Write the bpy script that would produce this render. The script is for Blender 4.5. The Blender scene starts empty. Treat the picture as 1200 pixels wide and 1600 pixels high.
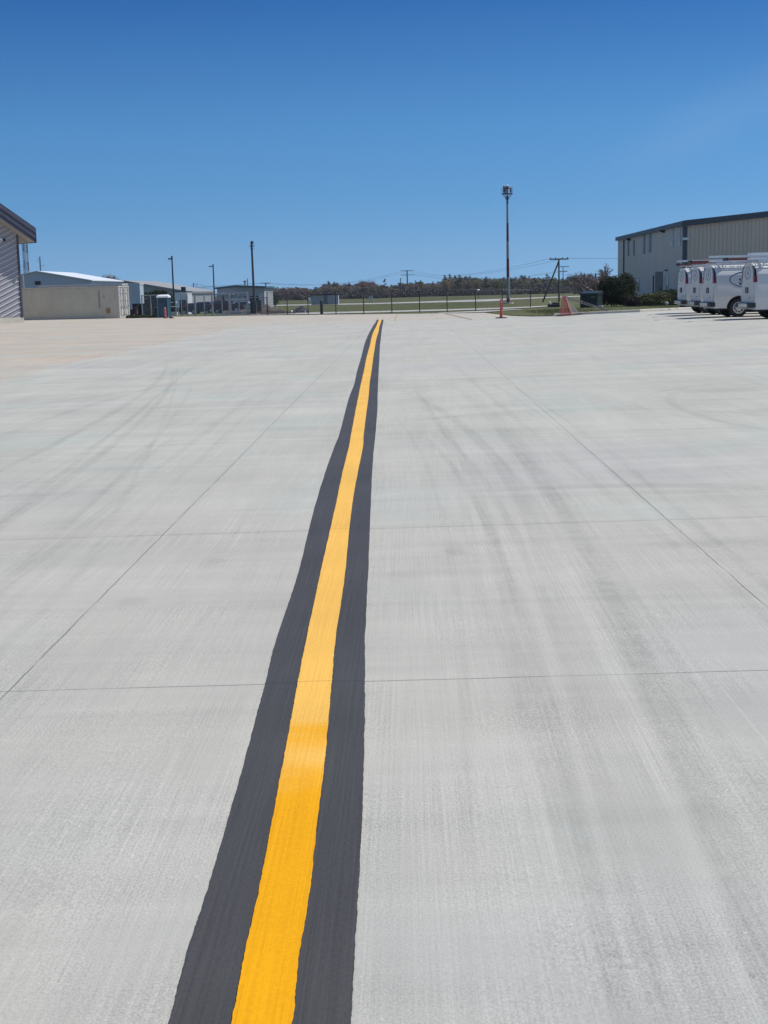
import bpy, bmesh, math, random
from mathutils import Vector, Matrix
R = math.radians
random.seed(7)
C = bpy.context.scene.collection
S = bpy.context.scene

# ------------------------------------------------------------------ camera
F_PX, CX, CY, EYE, ROLL = 2100.0, 600.0, 800.0, 1.69, 0.024
def cam_axes(yaw, p):
    f = Vector((math.sin(yaw)*math.cos(p), math.cos(yaw)*math.cos(p), -math.sin(p)))
    r0 = Vector((math.cos(yaw), -math.sin(yaw), 0)); u0 = r0.cross(f)
    r = math.cos(ROLL)*r0 - math.sin(ROLL)*u0
    u = math.cos(ROLL)*u0 + math.sin(ROLL)*r0
    return r, u, f
def solve_cam(vx, vy):
    yaw, p = -0.02, 0.16
    for _ in range(60):
        r, u, f = cam_axes(yaw, p); d = Vector((0, 1, 0))
        px = CX + F_PX*d.dot(r)/d.dot(f); py = CY - F_PX*d.dot(u)/d.dot(f)
        yaw += (px-vx)/F_PX*0.8; p += (py-vy)/F_PX*0.8
    return yaw, p
YAW, PIT = solve_cam(634, 452)
CR, CU, CF = cam_axes(YAW, PIT)
cam_data = bpy.data.cameras.new('camera'); cam = bpy.data.objects.new('camera', cam_data); C.objects.link(cam)
cam.matrix_world = Matrix(((CR.x, CU.x, -CF.x, 0), (CR.y, CU.y, -CF.y, 0), (CR.z, CU.z, -CF.z, EYE), (0, 0, 0, 1)))
cam_data.sensor_fit = 'VERTICAL'; cam_data.sensor_height = 36; cam_data.lens = 36*F_PX/1600
cam_data.clip_start = 0.1; cam_data.clip_end = 8000
S.camera = cam
S.render.resolution_x = 768; S.render.resolution_y = 1024

# ------------------------------------------------------------------ sky, sun, exposure
SUN_AZ, SUN_EL = R(8), R(59)           # azimuth counted from +X towards +Y
w = bpy.data.worlds.new('World'); S.world = w; w.use_nodes = True
nt = w.node_tree; nt.nodes.clear()
sk = nt.nodes.new('ShaderNodeTexSky'); sk.sky_type = 'NISHITA'; sk.sun_disc = False
sk.sun_elevation = SUN_EL; sk.sun_rotation = math.pi/2 - SUN_AZ
sk.altitude = 0; sk.air_density = 1.0; sk.dust_density = 0.0; sk.ozone_density = 4.0
bg = nt.nodes.new('ShaderNodeBackground'); bg.inputs[1].default_value = 0.105
wo = nt.nodes.new('ShaderNodeOutputWorld')
# the sky is sampled a little above the true direction, which keeps the low sky blue as on a very dry clear day
tcw = nt.nodes.new('ShaderNodeTexCoord'); mpw = nt.nodes.new('ShaderNodeMapping'); mpw.inputs['Location'].default_value = (0, 0, 0.22)
nrmw = nt.nodes.new('ShaderNodeVectorMath'); nrmw.operation = 'NORMALIZE'
nt.links.new(tcw.outputs['Generated'], mpw.inputs[0]); nt.links.new(mpw.outputs[0], nrmw.inputs[0]); nt.links.new(nrmw.outputs[0], sk.inputs[0])
sepw = nt.nodes.new('ShaderNodeSeparateXYZ'); nt.links.new(tcw.outputs['Generated'], sepw.inputs[0])
rmp = nt.nodes.new('ShaderNodeValToRGB'); nt.links.new(sepw.outputs[2], rmp.inputs[0])
TINT = [(0.0, (.88, 1.0, .99)), (.017, (.82, 1.0, 1.0)), (.06, (.58, .91, 1.0)), (.115, (.46, .84, 1.0)), (.2, (.195, .52, .82)), (.32, (.40, .66, .85)), (.5, (.95, 1.0, 1.0)), (1.0, (1.0, 1.0, 1.0))]
while len(rmp.color_ramp.elements) < len(TINT): rmp.color_ramp.elements.new(0.5)
for e_, (p_, c_) in zip(rmp.color_ramp.elements, TINT): e_.position = p_
for e_, (p_, c_) in zip(rmp.color_ramp.elements, TINT): e_.color = (*c_, 1)
mxw = nt.nodes.new('ShaderNodeMix'); mxw.data_type = 'RGBA'; mxw.blend_type = 'MULTIPLY'; mxw.inputs[0].default_value = 1
nt.links.new(sk.outputs[0], mxw.inputs[6]); nt.links.new(rmp.outputs[0], mxw.inputs[7])
# one faint wisp of cirrus in the upper right of the view
cdir = (CF + CR*((1125-CX)/F_PX) - CU*((180-CY)/F_PX)).normalized()
cmap = nt.nodes.new('ShaderNodeMapping'); cmap.inputs['Location'].default_value = (-cdir.x, -cdir.y, -cdir.z)
crot = nt.nodes.new('ShaderNodeMapping'); crot.inputs['Rotation'].default_value = (0, R(24), 0)
csc = nt.nodes.new('ShaderNodeMapping'); csc.inputs['Scale'].default_value = (11, 6, 42)
nt.links.new(tcw.outputs['Generated'], cmap.inputs[0]); nt.links.new(cmap.outputs[0], crot.inputs[0]); nt.links.new(crot.outputs[0], csc.inputs[0])
clen = nt.nodes.new('ShaderNodeVectorMath'); clen.operation = 'LENGTH'; nt.links.new(csc.outputs[0], clen.inputs[0])
cno = nt.nodes.new('ShaderNodeTexNoise'); cno.inputs['Scale'].default_value = 2.2; cno.inputs['Detail'].default_value = 6; cno.inputs['Roughness'].default_value = 0.65; nt.links.new(csc.outputs[0], cno.inputs['Vector'])
cfa = nt.nodes.new('ShaderNodeMapRange'); cfa.interpolation_type = 'SMOOTHSTEP'; cfa.inputs['From Min'].default_value = 0.1; cfa.inputs['From Max'].default_value = 1.25; cfa.inputs['To Min'].default_value = 1; cfa.inputs['To Max'].default_value = 0
nt.links.new(clen.outputs['Value'], cfa.inputs['Value'])
cmu = nt.nodes.new('ShaderNodeMath'); cmu.operation = 'MULTIPLY'; nt.links.new(cfa.outputs[0], cmu.inputs[0]); nt.links.new(cno.outputs['Fac'], cmu.inputs[1])
cm2 = nt.nodes.new('ShaderNodeMath'); cm2.operation = 'MULTIPLY'; cm2.inputs[1].default_value = 0.09; nt.links.new(cmu.outputs[0], cm2.inputs[0])
cmx = nt.nodes.new('ShaderNodeMix'); cmx.data_type = 'RGBA'; cmx.inputs[7].default_value = (5.0, 5.6, 6.0, 1)
nt.links.new(cm2.outputs[0], cmx.inputs[0]); nt.links.new(mxw.outputs[2], cmx.inputs[6])
nt.links.new(cmx.outputs[2], bg.inputs[0]); nt.links.new(bg.outputs[0], wo.inputs[0])
sd = bpy.data.lights.new('sun', 'SUN'); sd.energy = 3.6; sd.angle = R(0.53); sd.color = (1.0, 0.95, 0.88)
so = bpy.data.objects.new('sun', sd); C.objects.link(so)
sdir = Vector((math.cos(SUN_AZ)*math.cos(SUN_EL), math.sin(SUN_AZ)*math.cos(SUN_EL), math.sin(SUN_EL)))
so.rotation_euler = sdir.to_track_quat('Z', 'Y').to_euler(); so.location = (0, 0, 50)
S.view_settings.view_transform = 'Standard'; S.view_settings.look = 'None'
S.view_settings.exposure = 0.25; S.view_settings.gamma = 1.0
S.view_settings.use_curve_mapping = False

# ------------------------------------------------------------------ terrain + survey helpers
def ss(a, b, v):
    t = min(1.0, max(0.0, (v-a)/(b-a))); return t*t*(3-2*t)
def gz(x, y):
    return (0.010*max(-8, min(8, x)) + 0.20*ss(6, 13, x)*ss(20, 45, y)*(1-ss(120, 180, y)) - 1.2*ss(122, 200, y))
def ray(px, py):
    return CF + CR*((px-CX)/F_PX) - CU*((py-CY)/F_PX)
def PY(px, py, Y):                       # point at distance Y seen at this pixel
    d = ray(px, py); t = Y/d.y; return Vector((d.x*t, Y, EYE+d.z*t))
def PX(px, py, X):                       # point on the plane x = X
    d = ray(px, py); t = X/d.x; return Vector((X, d.y*t, EYE+d.z*t))
def GR(px, py):                          # ground point seen at this pixel
    d = ray(px, py); y0 = 1.5; y = 1.5
    while y < 3000:
        t = y/d.y
        if EYE+d.z*t < gz(d.x*t, y): break
        y0 = y; y *= 1.01
    a, b = y0, y
    for _ in range(30):
        m = (a+b)/2; t = m/d.y
        if EYE+d.z*t < gz(d.x*t, m): b = m
        else: a = m
    t = b/d.y; return Vector((d.x*t, b, gz(d.x*t, b)))
def GD(px, Y):                           # ground point at distance Y in the column px near the horizon
    x = PY(px, 470, Y).x; return Vector((x, Y, gz(x, Y)))

# ------------------------------------------------------------------ tagging
def tag(o, label=None, cat=None, group=None, kind=None):
    if label: o['label'] = label
    if cat: o['category'] = cat
    if group: o['group'] = group
    if kind: o['kind'] = kind
    return o
def thing(name, label, cat, loc=(0, 0, 0), rz=0, group=None):
    o = bpy.data.objects.new(name, None); C.objects.link(o); o.empty_display_size = 0.2
    o.location = loc; o.rotation_euler = (0, 0, rz)
    return tag(o, label, cat, group)

class MB:
    def __init__(s): s.v = []; s.f = []; s.m = []; s.mi = 0
    def add(s, vs, fs):
        n = len(s.v); s.v += [tuple(v) for v in vs]; s.f += [tuple(i+n for i in f) for f in fs]; s.m += [s.mi]*len(fs); return s
    def box(s, c, d, M=None):
        hx, hy, hz = d[0]/2, d[1]/2, d[2]/2
        vs = [Vector((x, y, z)) for x in (-hx, hx) for y in (-hy, hy) for z in (-hz, hz)]
        if M is not None: vs = [M @ v for v in vs]
        vs = [v+Vector(c) for v in vs]
        return s.add(vs, [(0, 1, 3, 2), (4, 6, 7, 5), (0, 4, 5, 1), (2, 3, 7, 6), (0, 2, 6, 4), (1, 5, 7, 3)])
    def bx(s, x0, x1, y0, y1, z0, z1):
        return s.box(((x0+x1)/2, (y0+y1)/2, (z0+z1)/2), (abs(x1-x0), abs(y1-y0), abs(z1-z0)))
    def tube(s, a, b, r0, r1=None, n=8, cap=True):
        a, b = Vector(a), Vector(b); r1 = r0 if r1 is None else r1
        d = (b-a).normalized(); u = d.orthogonal().normalized(); v = d.cross(u)
        vs = []
        for c, r in ((a, r0), (b, r1)):
            vs += [c+(u*math.cos(2*math.pi*i/n)+v*math.sin(2*math.pi*i/n))*r for i in range(n)]
        fs = [(i, (i+1) % n, n+(i+1) % n, n+i) for i in range(n)]
        if cap: fs += [tuple(range(n-1, -1, -1)), tuple(range(n, 2*n))]
        return s.add(vs, fs)
    def bar(s, a, b, w, h):                 # rectangular bar from a to b
        a, b = Vector(a), Vector(b); d = b-a; L = d.length; q = d.to_track_quat('X', 'Z').to_matrix()
        return s.box((a+b)/2, (L, w, h), q)
    def lathe(s, prof, n=16, c=(0, 0, 0), M=None):
        vs = []
        for r, z in prof:
            for i in range(n):
                v = Vector((r*math.cos(2*math.pi*i/n), r*math.sin(2*math.pi*i/n), z))
                if M is not None: v = M @ v
                vs.append(v+Vector(c))
        fs = []
        for k in range(len(prof)-1):
            fs += [(k*n+i, k*n+(i+1) % n, (k+1)*n+(i+1) % n, (k+1)*n+i) for i in range(n)]
        fs += [tuple(range(n-1, -1, -1)), tuple((len(prof)-1)*n+i for i in range(n))]
        return s.add(vs, fs)
    def prism(s, poly, off):                # poly: list of 3d points, off: extrusion vector
        n = len(poly); off = Vector(off); p = [Vector(q) for q in poly]
        return s.add(p+[q+off for q in p], [tuple(range(n-1, -1, -1)), tuple(range(n, 2*n))]+[(i, (i+1) % n, n+(i+1) % n, n+i) for i in range(n)])
    def grid(s, rows):                      # rows of equal-length point lists
        nr, nc = len(rows), len(rows[0]); vs = [p for r in rows for p in r]
        return s.add(vs, [(i*nc+j, i*nc+j+1, (i+1)*nc+j+1, (i+1)*nc+j) for i in range(nr-1) for j in range(nc-1)])
    def mesh(s, name, mats, smooth=False):
        me = bpy.data.meshes.new(name); me.from_pydata(s.v, [], s.f)
        for m in (mats if isinstance(mats, (list, tuple)) else [mats]): me.materials.append(m)
        me.polygons.foreach_set('material_index', s.m)
        if smooth: me.polygons.foreach_set('use_smooth', [True]*len(s.f))
        bm = bmesh.new(); bm.from_mesh(me); bmesh.ops.recalc_face_normals(bm, faces=bm.faces); bm.to_mesh(me); bm.free()
        me.update(); return me
    def build(s, name, mats, parent=None, smooth=False, bevel=0, fix=True):
        me = s.mesh(name, mats, smooth) if fix else s.raw(name, mats)
        o = bpy.data.objects.new(name, me); C.objects.link(o); o.parent = parent
        if bevel:
            b = o.modifiers.new('bevel', 'BEVEL'); b.width = bevel; b.segments = 2; b.limit_method = 'ANGLE'; b.angle_limit = R(40)
        if smooth:
            pass
        return o
    def raw(s, name, mats):
        me = bpy.data.meshes.new(name); me.from_pydata(s.v, [], s.f)
        for m in (mats if isinstance(mats, (list, tuple)) else [mats]): me.materials.append(m)
        me.polygons.foreach_set('material_index', s.m); me.update(); return me

def copy_tree(o, parent=None):
    c = o.copy(); C.objects.link(c); c.parent = parent
    for ch in [x for x in bpy.data.objects if x.parent == o]: copy_tree(ch, c)
    return c

# ------------------------------------------------------------------ materials
def hexc(r, g, b): return (r, g, b, 1)
class NT:
    """tiny helper for building node maths"""
    def __init__(s, name):
        s.mat = bpy.data.materials.new(name); s.mat.use_nodes = True; s.t = s.mat.node_tree
        s.b = s.t.nodes['Principled BSDF']; s.out = s.t.nodes['Material Output']
        s.tc = s.t.nodes.new('ShaderNodeTexCoord')
    def link(s, a, b): s.t.links.new(a, b)
    def setv(s, sock, v):
        if hasattr(v, 'is_output'): s.link(v, sock)
        else: sock.default_value = v
    def m(s, op, a, b=0.0, c=None, clamp=False):
        n = s.t.nodes.new('ShaderNodeMath'); n.operation = op; n.use_clamp = clamp
        s.setv(n.inputs[0], a); s.setv(n.inputs[1], b)
        if c is not None: s.setv(n.inputs[2], c)
        return n.outputs[0]
    def mr(s, v, a, b, c, d, smooth=True):
        n = s.t.nodes.new('ShaderNodeMapRange'); n.interpolation_type = 'SMOOTHSTEP' if smooth else 'LINEAR'
        s.setv(n.inputs['Value'], v); n.inputs['From Min'].default_value = a; n.inputs['From Max'].default_value = b
        n.inputs['To Min'].default_value = c; n.inputs['To Max'].default_value = d
        return n.outputs['Result']
    def vec(s, scale=(1, 1, 1), loc=(0, 0, 0), src='Object', rot=(0, 0, 0)):
        n = s.t.nodes.new('ShaderNodeMapping'); n.inputs['Scale'].default_value = scale; n.inputs['Location'].default_value = loc
        n.inputs['Rotation'].default_value = rot
        s.link(s.tc.outputs[src], n.inputs[0]); return n.outputs[0]
    def noise(s, v, scale=1.0, detail=3.0, rough=0.5):
        n = s.t.nodes.new('ShaderNodeTexNoise'); s.link(v, n.inputs['Vector']); n.inputs['Scale'].default_value = scale
        n.inputs['Detail'].default_value = detail; n.inputs['Roughness'].default_value = rough; return n.outputs['Fac']
    def mix(s, f, a, b, mode='MIX'):
        n = s.t.nodes.new('ShaderNodeMix'); n.data_type = 'RGBA'; n.blend_type = mode
        s.setv(n.inputs[0], f); s.setv(n.inputs[6], a); s.setv(n.inputs[7], b); return n.outputs[2]
    def gain(s, col, f):                    # colour times scalar
        n = s.t.nodes.new('ShaderNodeVectorMath'); n.operation = 'SCALE'; s.setv(n.inputs[0], col if hasattr(col,'is_output') else tuple(col)[:3]); s.setv(n.inputs['Scale'], f); return n.outputs[0]
    def xyz(s, src='Object'):
        n = s.t.nodes.new('ShaderNodeSeparateXYZ'); s.link(s.tc.outputs[src], n.inputs[0]); return n.outputs
    def bump(s, h, strength=0.3, dist=0.01):
        n = s.t.nodes.new('ShaderNodeBump'); n.inputs['Strength'].default_value = strength; n.inputs['Distance'].default_value = dist
        s.link(h, n.inputs['Height']); s.link(n.outputs[0], s.b.inputs['Normal'])

def mat(name, col, rough=0.6, metal=0.0, var=0.12, scale=3.0, bump=0.0, spec=0.5, stretch=(1, 1, 1), alpha=None, trans=0):
    n = NT(name); v = n.vec(stretch)
    a = n.noise(v, scale, 4, 0.6); b = n.noise(v, scale*9, 2, 0.5)
    f = n.m('ADD', n.mr(a, 0.25, 0.75, 1-var, 1+var, False), n.mr(b, 0.3, 0.7, -var*0.4, var*0.4, False))
    n.link(n.gain((col[0], col[1], col[2]), f), n.b.inputs['Base Color'])
    n.link(n.mr(a, 0.3, 0.7, max(0, rough-0.08), min(1, rough+0.08), False), n.b.inputs['Roughness'])
    n.b.inputs['Metallic'].default_value = metal; n.b.inputs['Specular IOR Level'].default_value = spec
    if bump: n.bump(b, bump, 0.01)
    if trans: n.b.inputs['Transmission Weight'].default_value = trans
    return n.mat
def foliage(name, c1, c2, scale=0.8, trans=0.25):
    n = NT(name); geo = n.t.nodes.new('ShaderNodeNewGeometry')
    a = n.noise(n.vec(), scale, 3, 0.6); r = geo.outputs['Random Per Island']
    oi = n.t.nodes.new('ShaderNodeObjectInfo')
    f = n.m('ADD', n.m('MULTIPLY', a, 0.7), n.m('ADD', n.m('MULTIPLY', r, 0.35), n.m('MULTIPLY', oi.outputs['Random'], 0.2)))
    col = n.mix(n.mr(f, 0.35, 0.9, 0, 1, False), hexc(*c1), hexc(*c2))
    n.link(col, n.b.inputs['Base Color']); n.b.inputs['Roughness'].default_value = 0.75
    n.b.inputs['Specular IOR Level'].default_value = 0.15
    if trans:
        tr = n.t.nodes.new('ShaderNodeBsdfTranslucent'); n.link(col, tr.inputs[0])
        mx = n.t.nodes.new('ShaderNodeMixShader'); mx.inputs[0].default_value = trans
        n.link(n.b.outputs[0], mx.inputs[1]); n.link(tr.outputs[0], mx.inputs[2]); n.link(mx.outputs[0], n.out.inputs[0])
    return n.mat
def chainlink(name, col, pitch=0.055, wire=0.11):
    n = NT(name); x, y, z = n.xyz()
    def line(v):
        fr = n.m('FRACT', n.m('DIVIDE', v, pitch)); return n.m('LESS_THAN', fr, wire)
    a = n.m('MAXIMUM', line(n.m('ADD', n.m('ADD', x, z), 100)), line(n.m('ADD', n.m('SUBTRACT', x, z), 100)))
    n.b.inputs['Base Color'].default_value = hexc(*col); n.b.inputs['Roughness'].default_value = 0.5; n.b.inputs['Metallic'].default_value = 0.3
    n.link(a, n.b.inputs['Alpha']); return n.mat

M = {}
M['alu'] = mat('aluminium', (0.55, 0.56, 0.58), 0.4, 0.75)
M['galv'] = mat('galvanised steel', (0.42, 0.44, 0.46), 0.5, 0.35)
M['black_steel'] = mat('black coated steel', (0.045, 0.047, 0.05), 0.5)
M['dark_pole'] = mat('dark bronze pole', (0.03, 0.035, 0.042), 0.5)
M['wood_pole'] = mat('weathered pole wood', (0.10, 0.085, 0.07), 0.9, scale=6, stretch=(6, 6, 0.5))
M['white_paint'] = mat('white vehicle paint', (0.60, 0.60, 0.585), 0.42, var=0.03, scale=1.2)
M['white_wall'] = mat('white sheet wall', (0.52, 0.54, 0.57), 0.6, var=0.06)
M['white_roof'] = mat('white metal roof', (0.72, 0.74, 0.76), 0.45, var=0.05)
M['black_plastic'] = mat('black plastic', (0.02, 0.021, 0.023), 0.6)
M['rubber'] = mat('tyre rubber', (0.022, 0.022, 0.023), 0.85)
M['glass_dark'] = mat('dark glass', (0.012, 0.015, 0.02), 0.08, var=0.02)
M['red_lens'] = mat('red lamp lens', (0.19, 0.012, 0.025), 0.2, var=0.05)
M['smoke_lens'] = mat('smoked lamp lens', (0.018, 0.010, 0.018), 0.2, var=0.05)
M['pink_lens'] = mat('clear lamp lens', (0.55, 0.25, 0.27), 0.2, var=0.05)
M['chrome'] = mat('brushed chrome', (0.60, 0.61, 0.62), 0.25, 0.9)
M['navy'] = mat('navy vinyl', (0.02, 0.03, 0.13), 0.4, var=0.03)
M['sky_vinyl'] = mat('blue vinyl', (0.12, 0.20, 0.42), 0.4, var=0.03)
M['grey_vinyl'] = mat('grey green vinyl', (0.28, 0.36, 0.38), 0.4, var=0.03)
M['orange_frp'] = mat('orange fibreglass', (0.20, 0.055, 0.045), 0.5)
M['ladder_alu'] = mat('bright aluminium', (0.78, 0.78, 0.78), 0.45, 0.25)
M['maroon'] = mat('maroon paint', (0.13, 0.03, 0.05), 0.5)
M['red_white_red'] = mat('tower red paint', (0.11, 0.022, 0.035), 0.5)
M['tower_white'] = mat('tower white paint', (0.23, 0.25, 0.28), 0.5)
M['orange_pl'] = mat('orange plastic', (0.56, 0.08, 0.055), 0.5, var=0.1)
M['green_box'] = mat('dark green enamel', (0.006, 0.018, 0.017), 0.5)
M['teal'] = mat('teal plastic', (0.007, 0.05, 0.08), 0.45, var=0.06)
M['rust'] = mat('rusty stain', (0.30, 0.22, 0.11), 0.9, var=0.4, scale=5)
M['soil'] = mat('grey soil', (0.10, 0.085, 0.08), 0.95, var=0.3, bump=0.4)
M['cream'] = mat('cream container paint', (0.50, 0.475, 0.39), 0.55, var=0.10, scale=0.8)
M['cream_dirty'] = mat('faded cream paint', (0.52, 0.50, 0.45), 0.6, var=0.18, scale=2.5)
M['siding'] = mat('grey siding', (0.31, 0.305, 0.325), 0.65, var=0.07, scale=1.5)
M['batten'] = mat('pale batten paint', (0.60, 0.60, 0.63), 0.6, var=0.05)
M['fascia'] = mat('slate blue fascia', (0.055, 0.06, 0.09), 0.55, var=0.08)
M['soffit'] = mat('tan soffit', (0.34, 0.32, 0.29), 0.7, var=0.06)
M['bldg_trim'] = mat('dark blue grey trim', (0.06, 0.068, 0.09), 0.5, var=0.06)
M['grey_roof'] = mat('grey shingle roof', (0.27, 0.275, 0.28), 0.85, var=0.15)
M['green_roof'] = mat('blue green metal roof', (0.06, 0.10, 0.12), 0.5)
M['grey_wall'] = mat('grey sheet wall', (0.36, 0.37, 0.375), 0.7, var=0.08)
M['dark_opening'] = mat('dark opening', (0.02, 0.022, 0.028), 0.6)
M['kerb'] = mat('kerb concrete', (0.55, 0.52, 0.44), 0.85, var=0.15, scale=1.5, bump=0.3)
M['car_maroon'] = mat('maroon car paint', (0.10, 0.015, 0.03), 0.3)
M['car_blue'] = mat('dark blue car paint', (0.03, 0.045, 0.09), 0.3)
M['car_silver'] = mat('silver car paint', (0.45, 0.46, 0.48), 0.3, 0.4)
M['bark'] = mat('bark', (0.14, 0.12, 0.105), 0.9, var=0.2)
M['evergreen'] = foliage('evergreen needles', (0.018, 0.030, 0.016), (0.070, 0.090, 0.042), 0.8, 0.1)
M['bush_leaf'] = foliage('dark shrub leaves', (0.012, 0.022, 0.014), (0.070, 0.085, 0.038), 1.3, 0.15)
M['juniper'] = foliage('juniper leaves', (0.055, 0.07, 0.03), (0.27, 0.27, 0.13), 1.6, 0.15)
M['twig_grey'] = foliage('grey twigs', (0.13, 0.105, 0.10), (0.29, 0.24, 0.22), 0.3, 0)
M['twig_red'] = foliage('reddish buds', (0.13, 0.06, 0.055), (0.27, 0.14, 0.12), 0.3, 0.1)
M['leaf_spring'] = foliage('fresh spring leaves', (0.09, 0.105, 0.04), (0.21, 0.235, 0.09), 0.3, 0.2)
M['leaf_brown'] = foliage('brown budding leaves', (0.13, 0.105, 0.062), (0.27, 0.22, 0.125), 0.3, 0.1)
M['link_silver'] = chainlink('galvanised chain link', (0.40, 0.42, 0.45), wire=0.10)
M['link_black'] = chainlink('black chain link', (0.05, 0.05, 0.055), wire=0.045)
M['red_mesh'] = chainlink('red mesh', (0.38, 0.07, 0.07), pitch=0.03, wire=0.30)
M['grey_mesh'] = chainlink('grey mesh', (0.30, 0.26, 0.25), pitch=0.03, wire=0.18)

def ribbed(name, col, pitch=0.3, axis=0, rough=0.55, depth=0.03, var=0.06):
    n = NT(name); c = n.xyz()
    v = n.m('FRACT', n.m('DIVIDE', n.m('ADD', c[axis], 500), pitch))
    tri = n.m('ABSOLUTE', n.m('SUBTRACT', v, 0.5))
    h = n.mr(tri, 0.36, 0.46, 0, 1)
    panel = n.m('FLOOR', n.m('DIVIDE', n.m('ADD', c[axis], 500), pitch*3))
    wn = n.t.nodes.new('ShaderNodeTexWhiteNoise'); wn.noise_dimensions = '1D'; n.link(panel, wn.inputs['W'])
    a = n.noise(n.vec((1, 1, 0.15)), 1.2, 4, 0.6)
    f = n.m('ADD', n.mr(a, 0.3, 0.7, 1-var, 1+var, False), n.mr(wn.outputs['Value'], 0, 1, -0.025, 0.025, False))
    n.link(n.gain(col, f), n.b.inputs['Base Color']); n.b.inputs['Roughness'].default_value = rough
    n.bump(h, 1.0, depth); return n.mat
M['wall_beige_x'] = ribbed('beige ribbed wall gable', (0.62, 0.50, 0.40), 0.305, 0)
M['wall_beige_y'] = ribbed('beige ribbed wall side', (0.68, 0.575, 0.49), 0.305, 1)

# ------------------------------------------------------------------ concrete with joints, bands and tyre marks
JX = [-16.4, -12.75, -9.1, -5.45, -1.79, 1.84, 6.0, 9.7, 13.3, 17, 20.7]
_t1 = GR(600, 1064).y; _t2 = GR(600, 825.5).y; _t3 = GR(600, 685).y
JY = [_t1-4.0, _t1, _t2, _t3, _t3+(_t3-_t2)*1.25]
JY += [JY[-1]+5.5*k for k in range(1, 10)]
def joint_mask(n, half=0.0035):
    x, y, z = n.xyz()
    wob = n.m('MULTIPLY', n.m('SUBTRACT', n.noise(n.vec((1, 1, 1)), 2.5, 4, 0.7), 0.5), 0.018)
    xx = n.m('ADD', x, wob); yy = n.m('ADD', y, wob); res = None
    cut = n.mr(n.noise(n.vec((1, 1, 1), (3, 9, 0)), 1.7, 3), 0.35, 0.55, 0.45, 1.0)
    for coord, lst in ((xx, JX), (yy, JY)):
        for j in lst:
            k = 1.25 if j in (-1.79, 1.84) else (1.35 if lst is JY else 1.0)
            l = n.mr(n.m('ABSOLUTE', n.m('SUBTRACT', coord, j)), half*k*0.5, half*k*1.5, k*0.42, 0.0, False)
            res = l if res is None else n.m('MAXIMUM', res, l)
    return n.m('MULTIPLY', res, cut, clamp=True)
def circle3(a, b, c):
    ax, ay, bx, by, cx, cy = a.x, a.y, b.x, b.y, c.x, c.y
    d = 2*(ax*(by-cy)+bx*(cy-ay)+cx*(ay-by))
    ux = ((ax*ax+ay*ay)*(by-cy)+(bx*bx+by*by)*(cy-ay)+(cx*cx+cy*cy)*(ay-by))/d
    uy = ((ax*ax+ay*ay)*(cx-bx)+(bx*bx+by*by)*(ax-cx)+(cx*cx+cy*cy)*(bx-ax))/d
    return ux, uy, math.hypot(ax-ux, ay-uy)
TYRES = [((0, 780), (140, 700), (250, 600), .10, .05), ((0, 960), (120, 850), (300, 700), .09, .04), ((130, 800), (240, 690), (300, 580), .08, .05), ((225, 720), (262, 640), (275, 560), .08, .05), ((190, 720), (330, 640), (480, 560), .08, .04),
    ((0, 680), (120, 640), (300, 590), .2, .05), ((0, 640), (200, 612), (470, 575), .25, .05), ((640, 660), (780, 860), (860, 1100), .09, .06), ((660, 650), (812, 850), (900, 1090), .09, .06), ((720, 660), (880, 850), (1000, 1080), .08, .05), ((610, 640), (690, 800), (720, 1010), .07, .04),
    ((730, 580), (900, 690), (1130, 900), .08, .05), ((745, 575), (930, 690), (1180, 900), .08, .05), ((600, 655), (780, 600), (1000, 590), .2, .04),  # three pixels each tyre track passes through, width m, strength
    ((0, 822), (170, 700), (262, 560), .14, .09), ((0, 735), (150, 660), (245, 548), .16, .08), ((20, 800), (190, 665), (320, 556), .12, .06),
    ((55, 880), (250, 730), (420, 600), .12, .05), ((0, 905), (160, 770), (330, 640), .12, .04),
    ((90, 930), (330, 700), (470, 575), .10, .04), ((700, 560), (790, 640), (950, 770), .12, .05),
    ((650, 620), (760, 700), (860, 900), .18, .07), ((690, 590), (830, 730), (990, 1010), .20, .07), ((670, 640), (735, 745), (800, 960), .14, .06),
    ((760, 660), (905, 840), (1040, 1110), .16, .06), ((720, 600), (870, 760), (1110, 1130), .12, .05), ((640, 600), (700, 700), (745, 900), .10, .04),
    ((770, 950), (830, 1100), (900, 1350), .16, .05), ((880, 940), (960, 1150), (1080, 1480), .18, .05),
    ((1000, 620), (1072, 605), (1130, 598), .18, .06), ((1160, 665), (1066, 640), (1072, 605), .18, .06), ((1100, 655), (1010, 640), (1000, 620), .14, .04),
    ((0, 590), (250, 578), (600, 552), .35, .06), ((10, 528), (60, 538), (190, 535), .3, .12), ((80, 520), (120, 532), (200, 533), .25, .08),
    ((600, 700), (900, 640), (1200, 650), .3, .05), ((600, 780), (900, 760), (1200, 762), .35, .06), ((620, 545), (800, 530), (1000, 548), .4, .06)]
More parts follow.
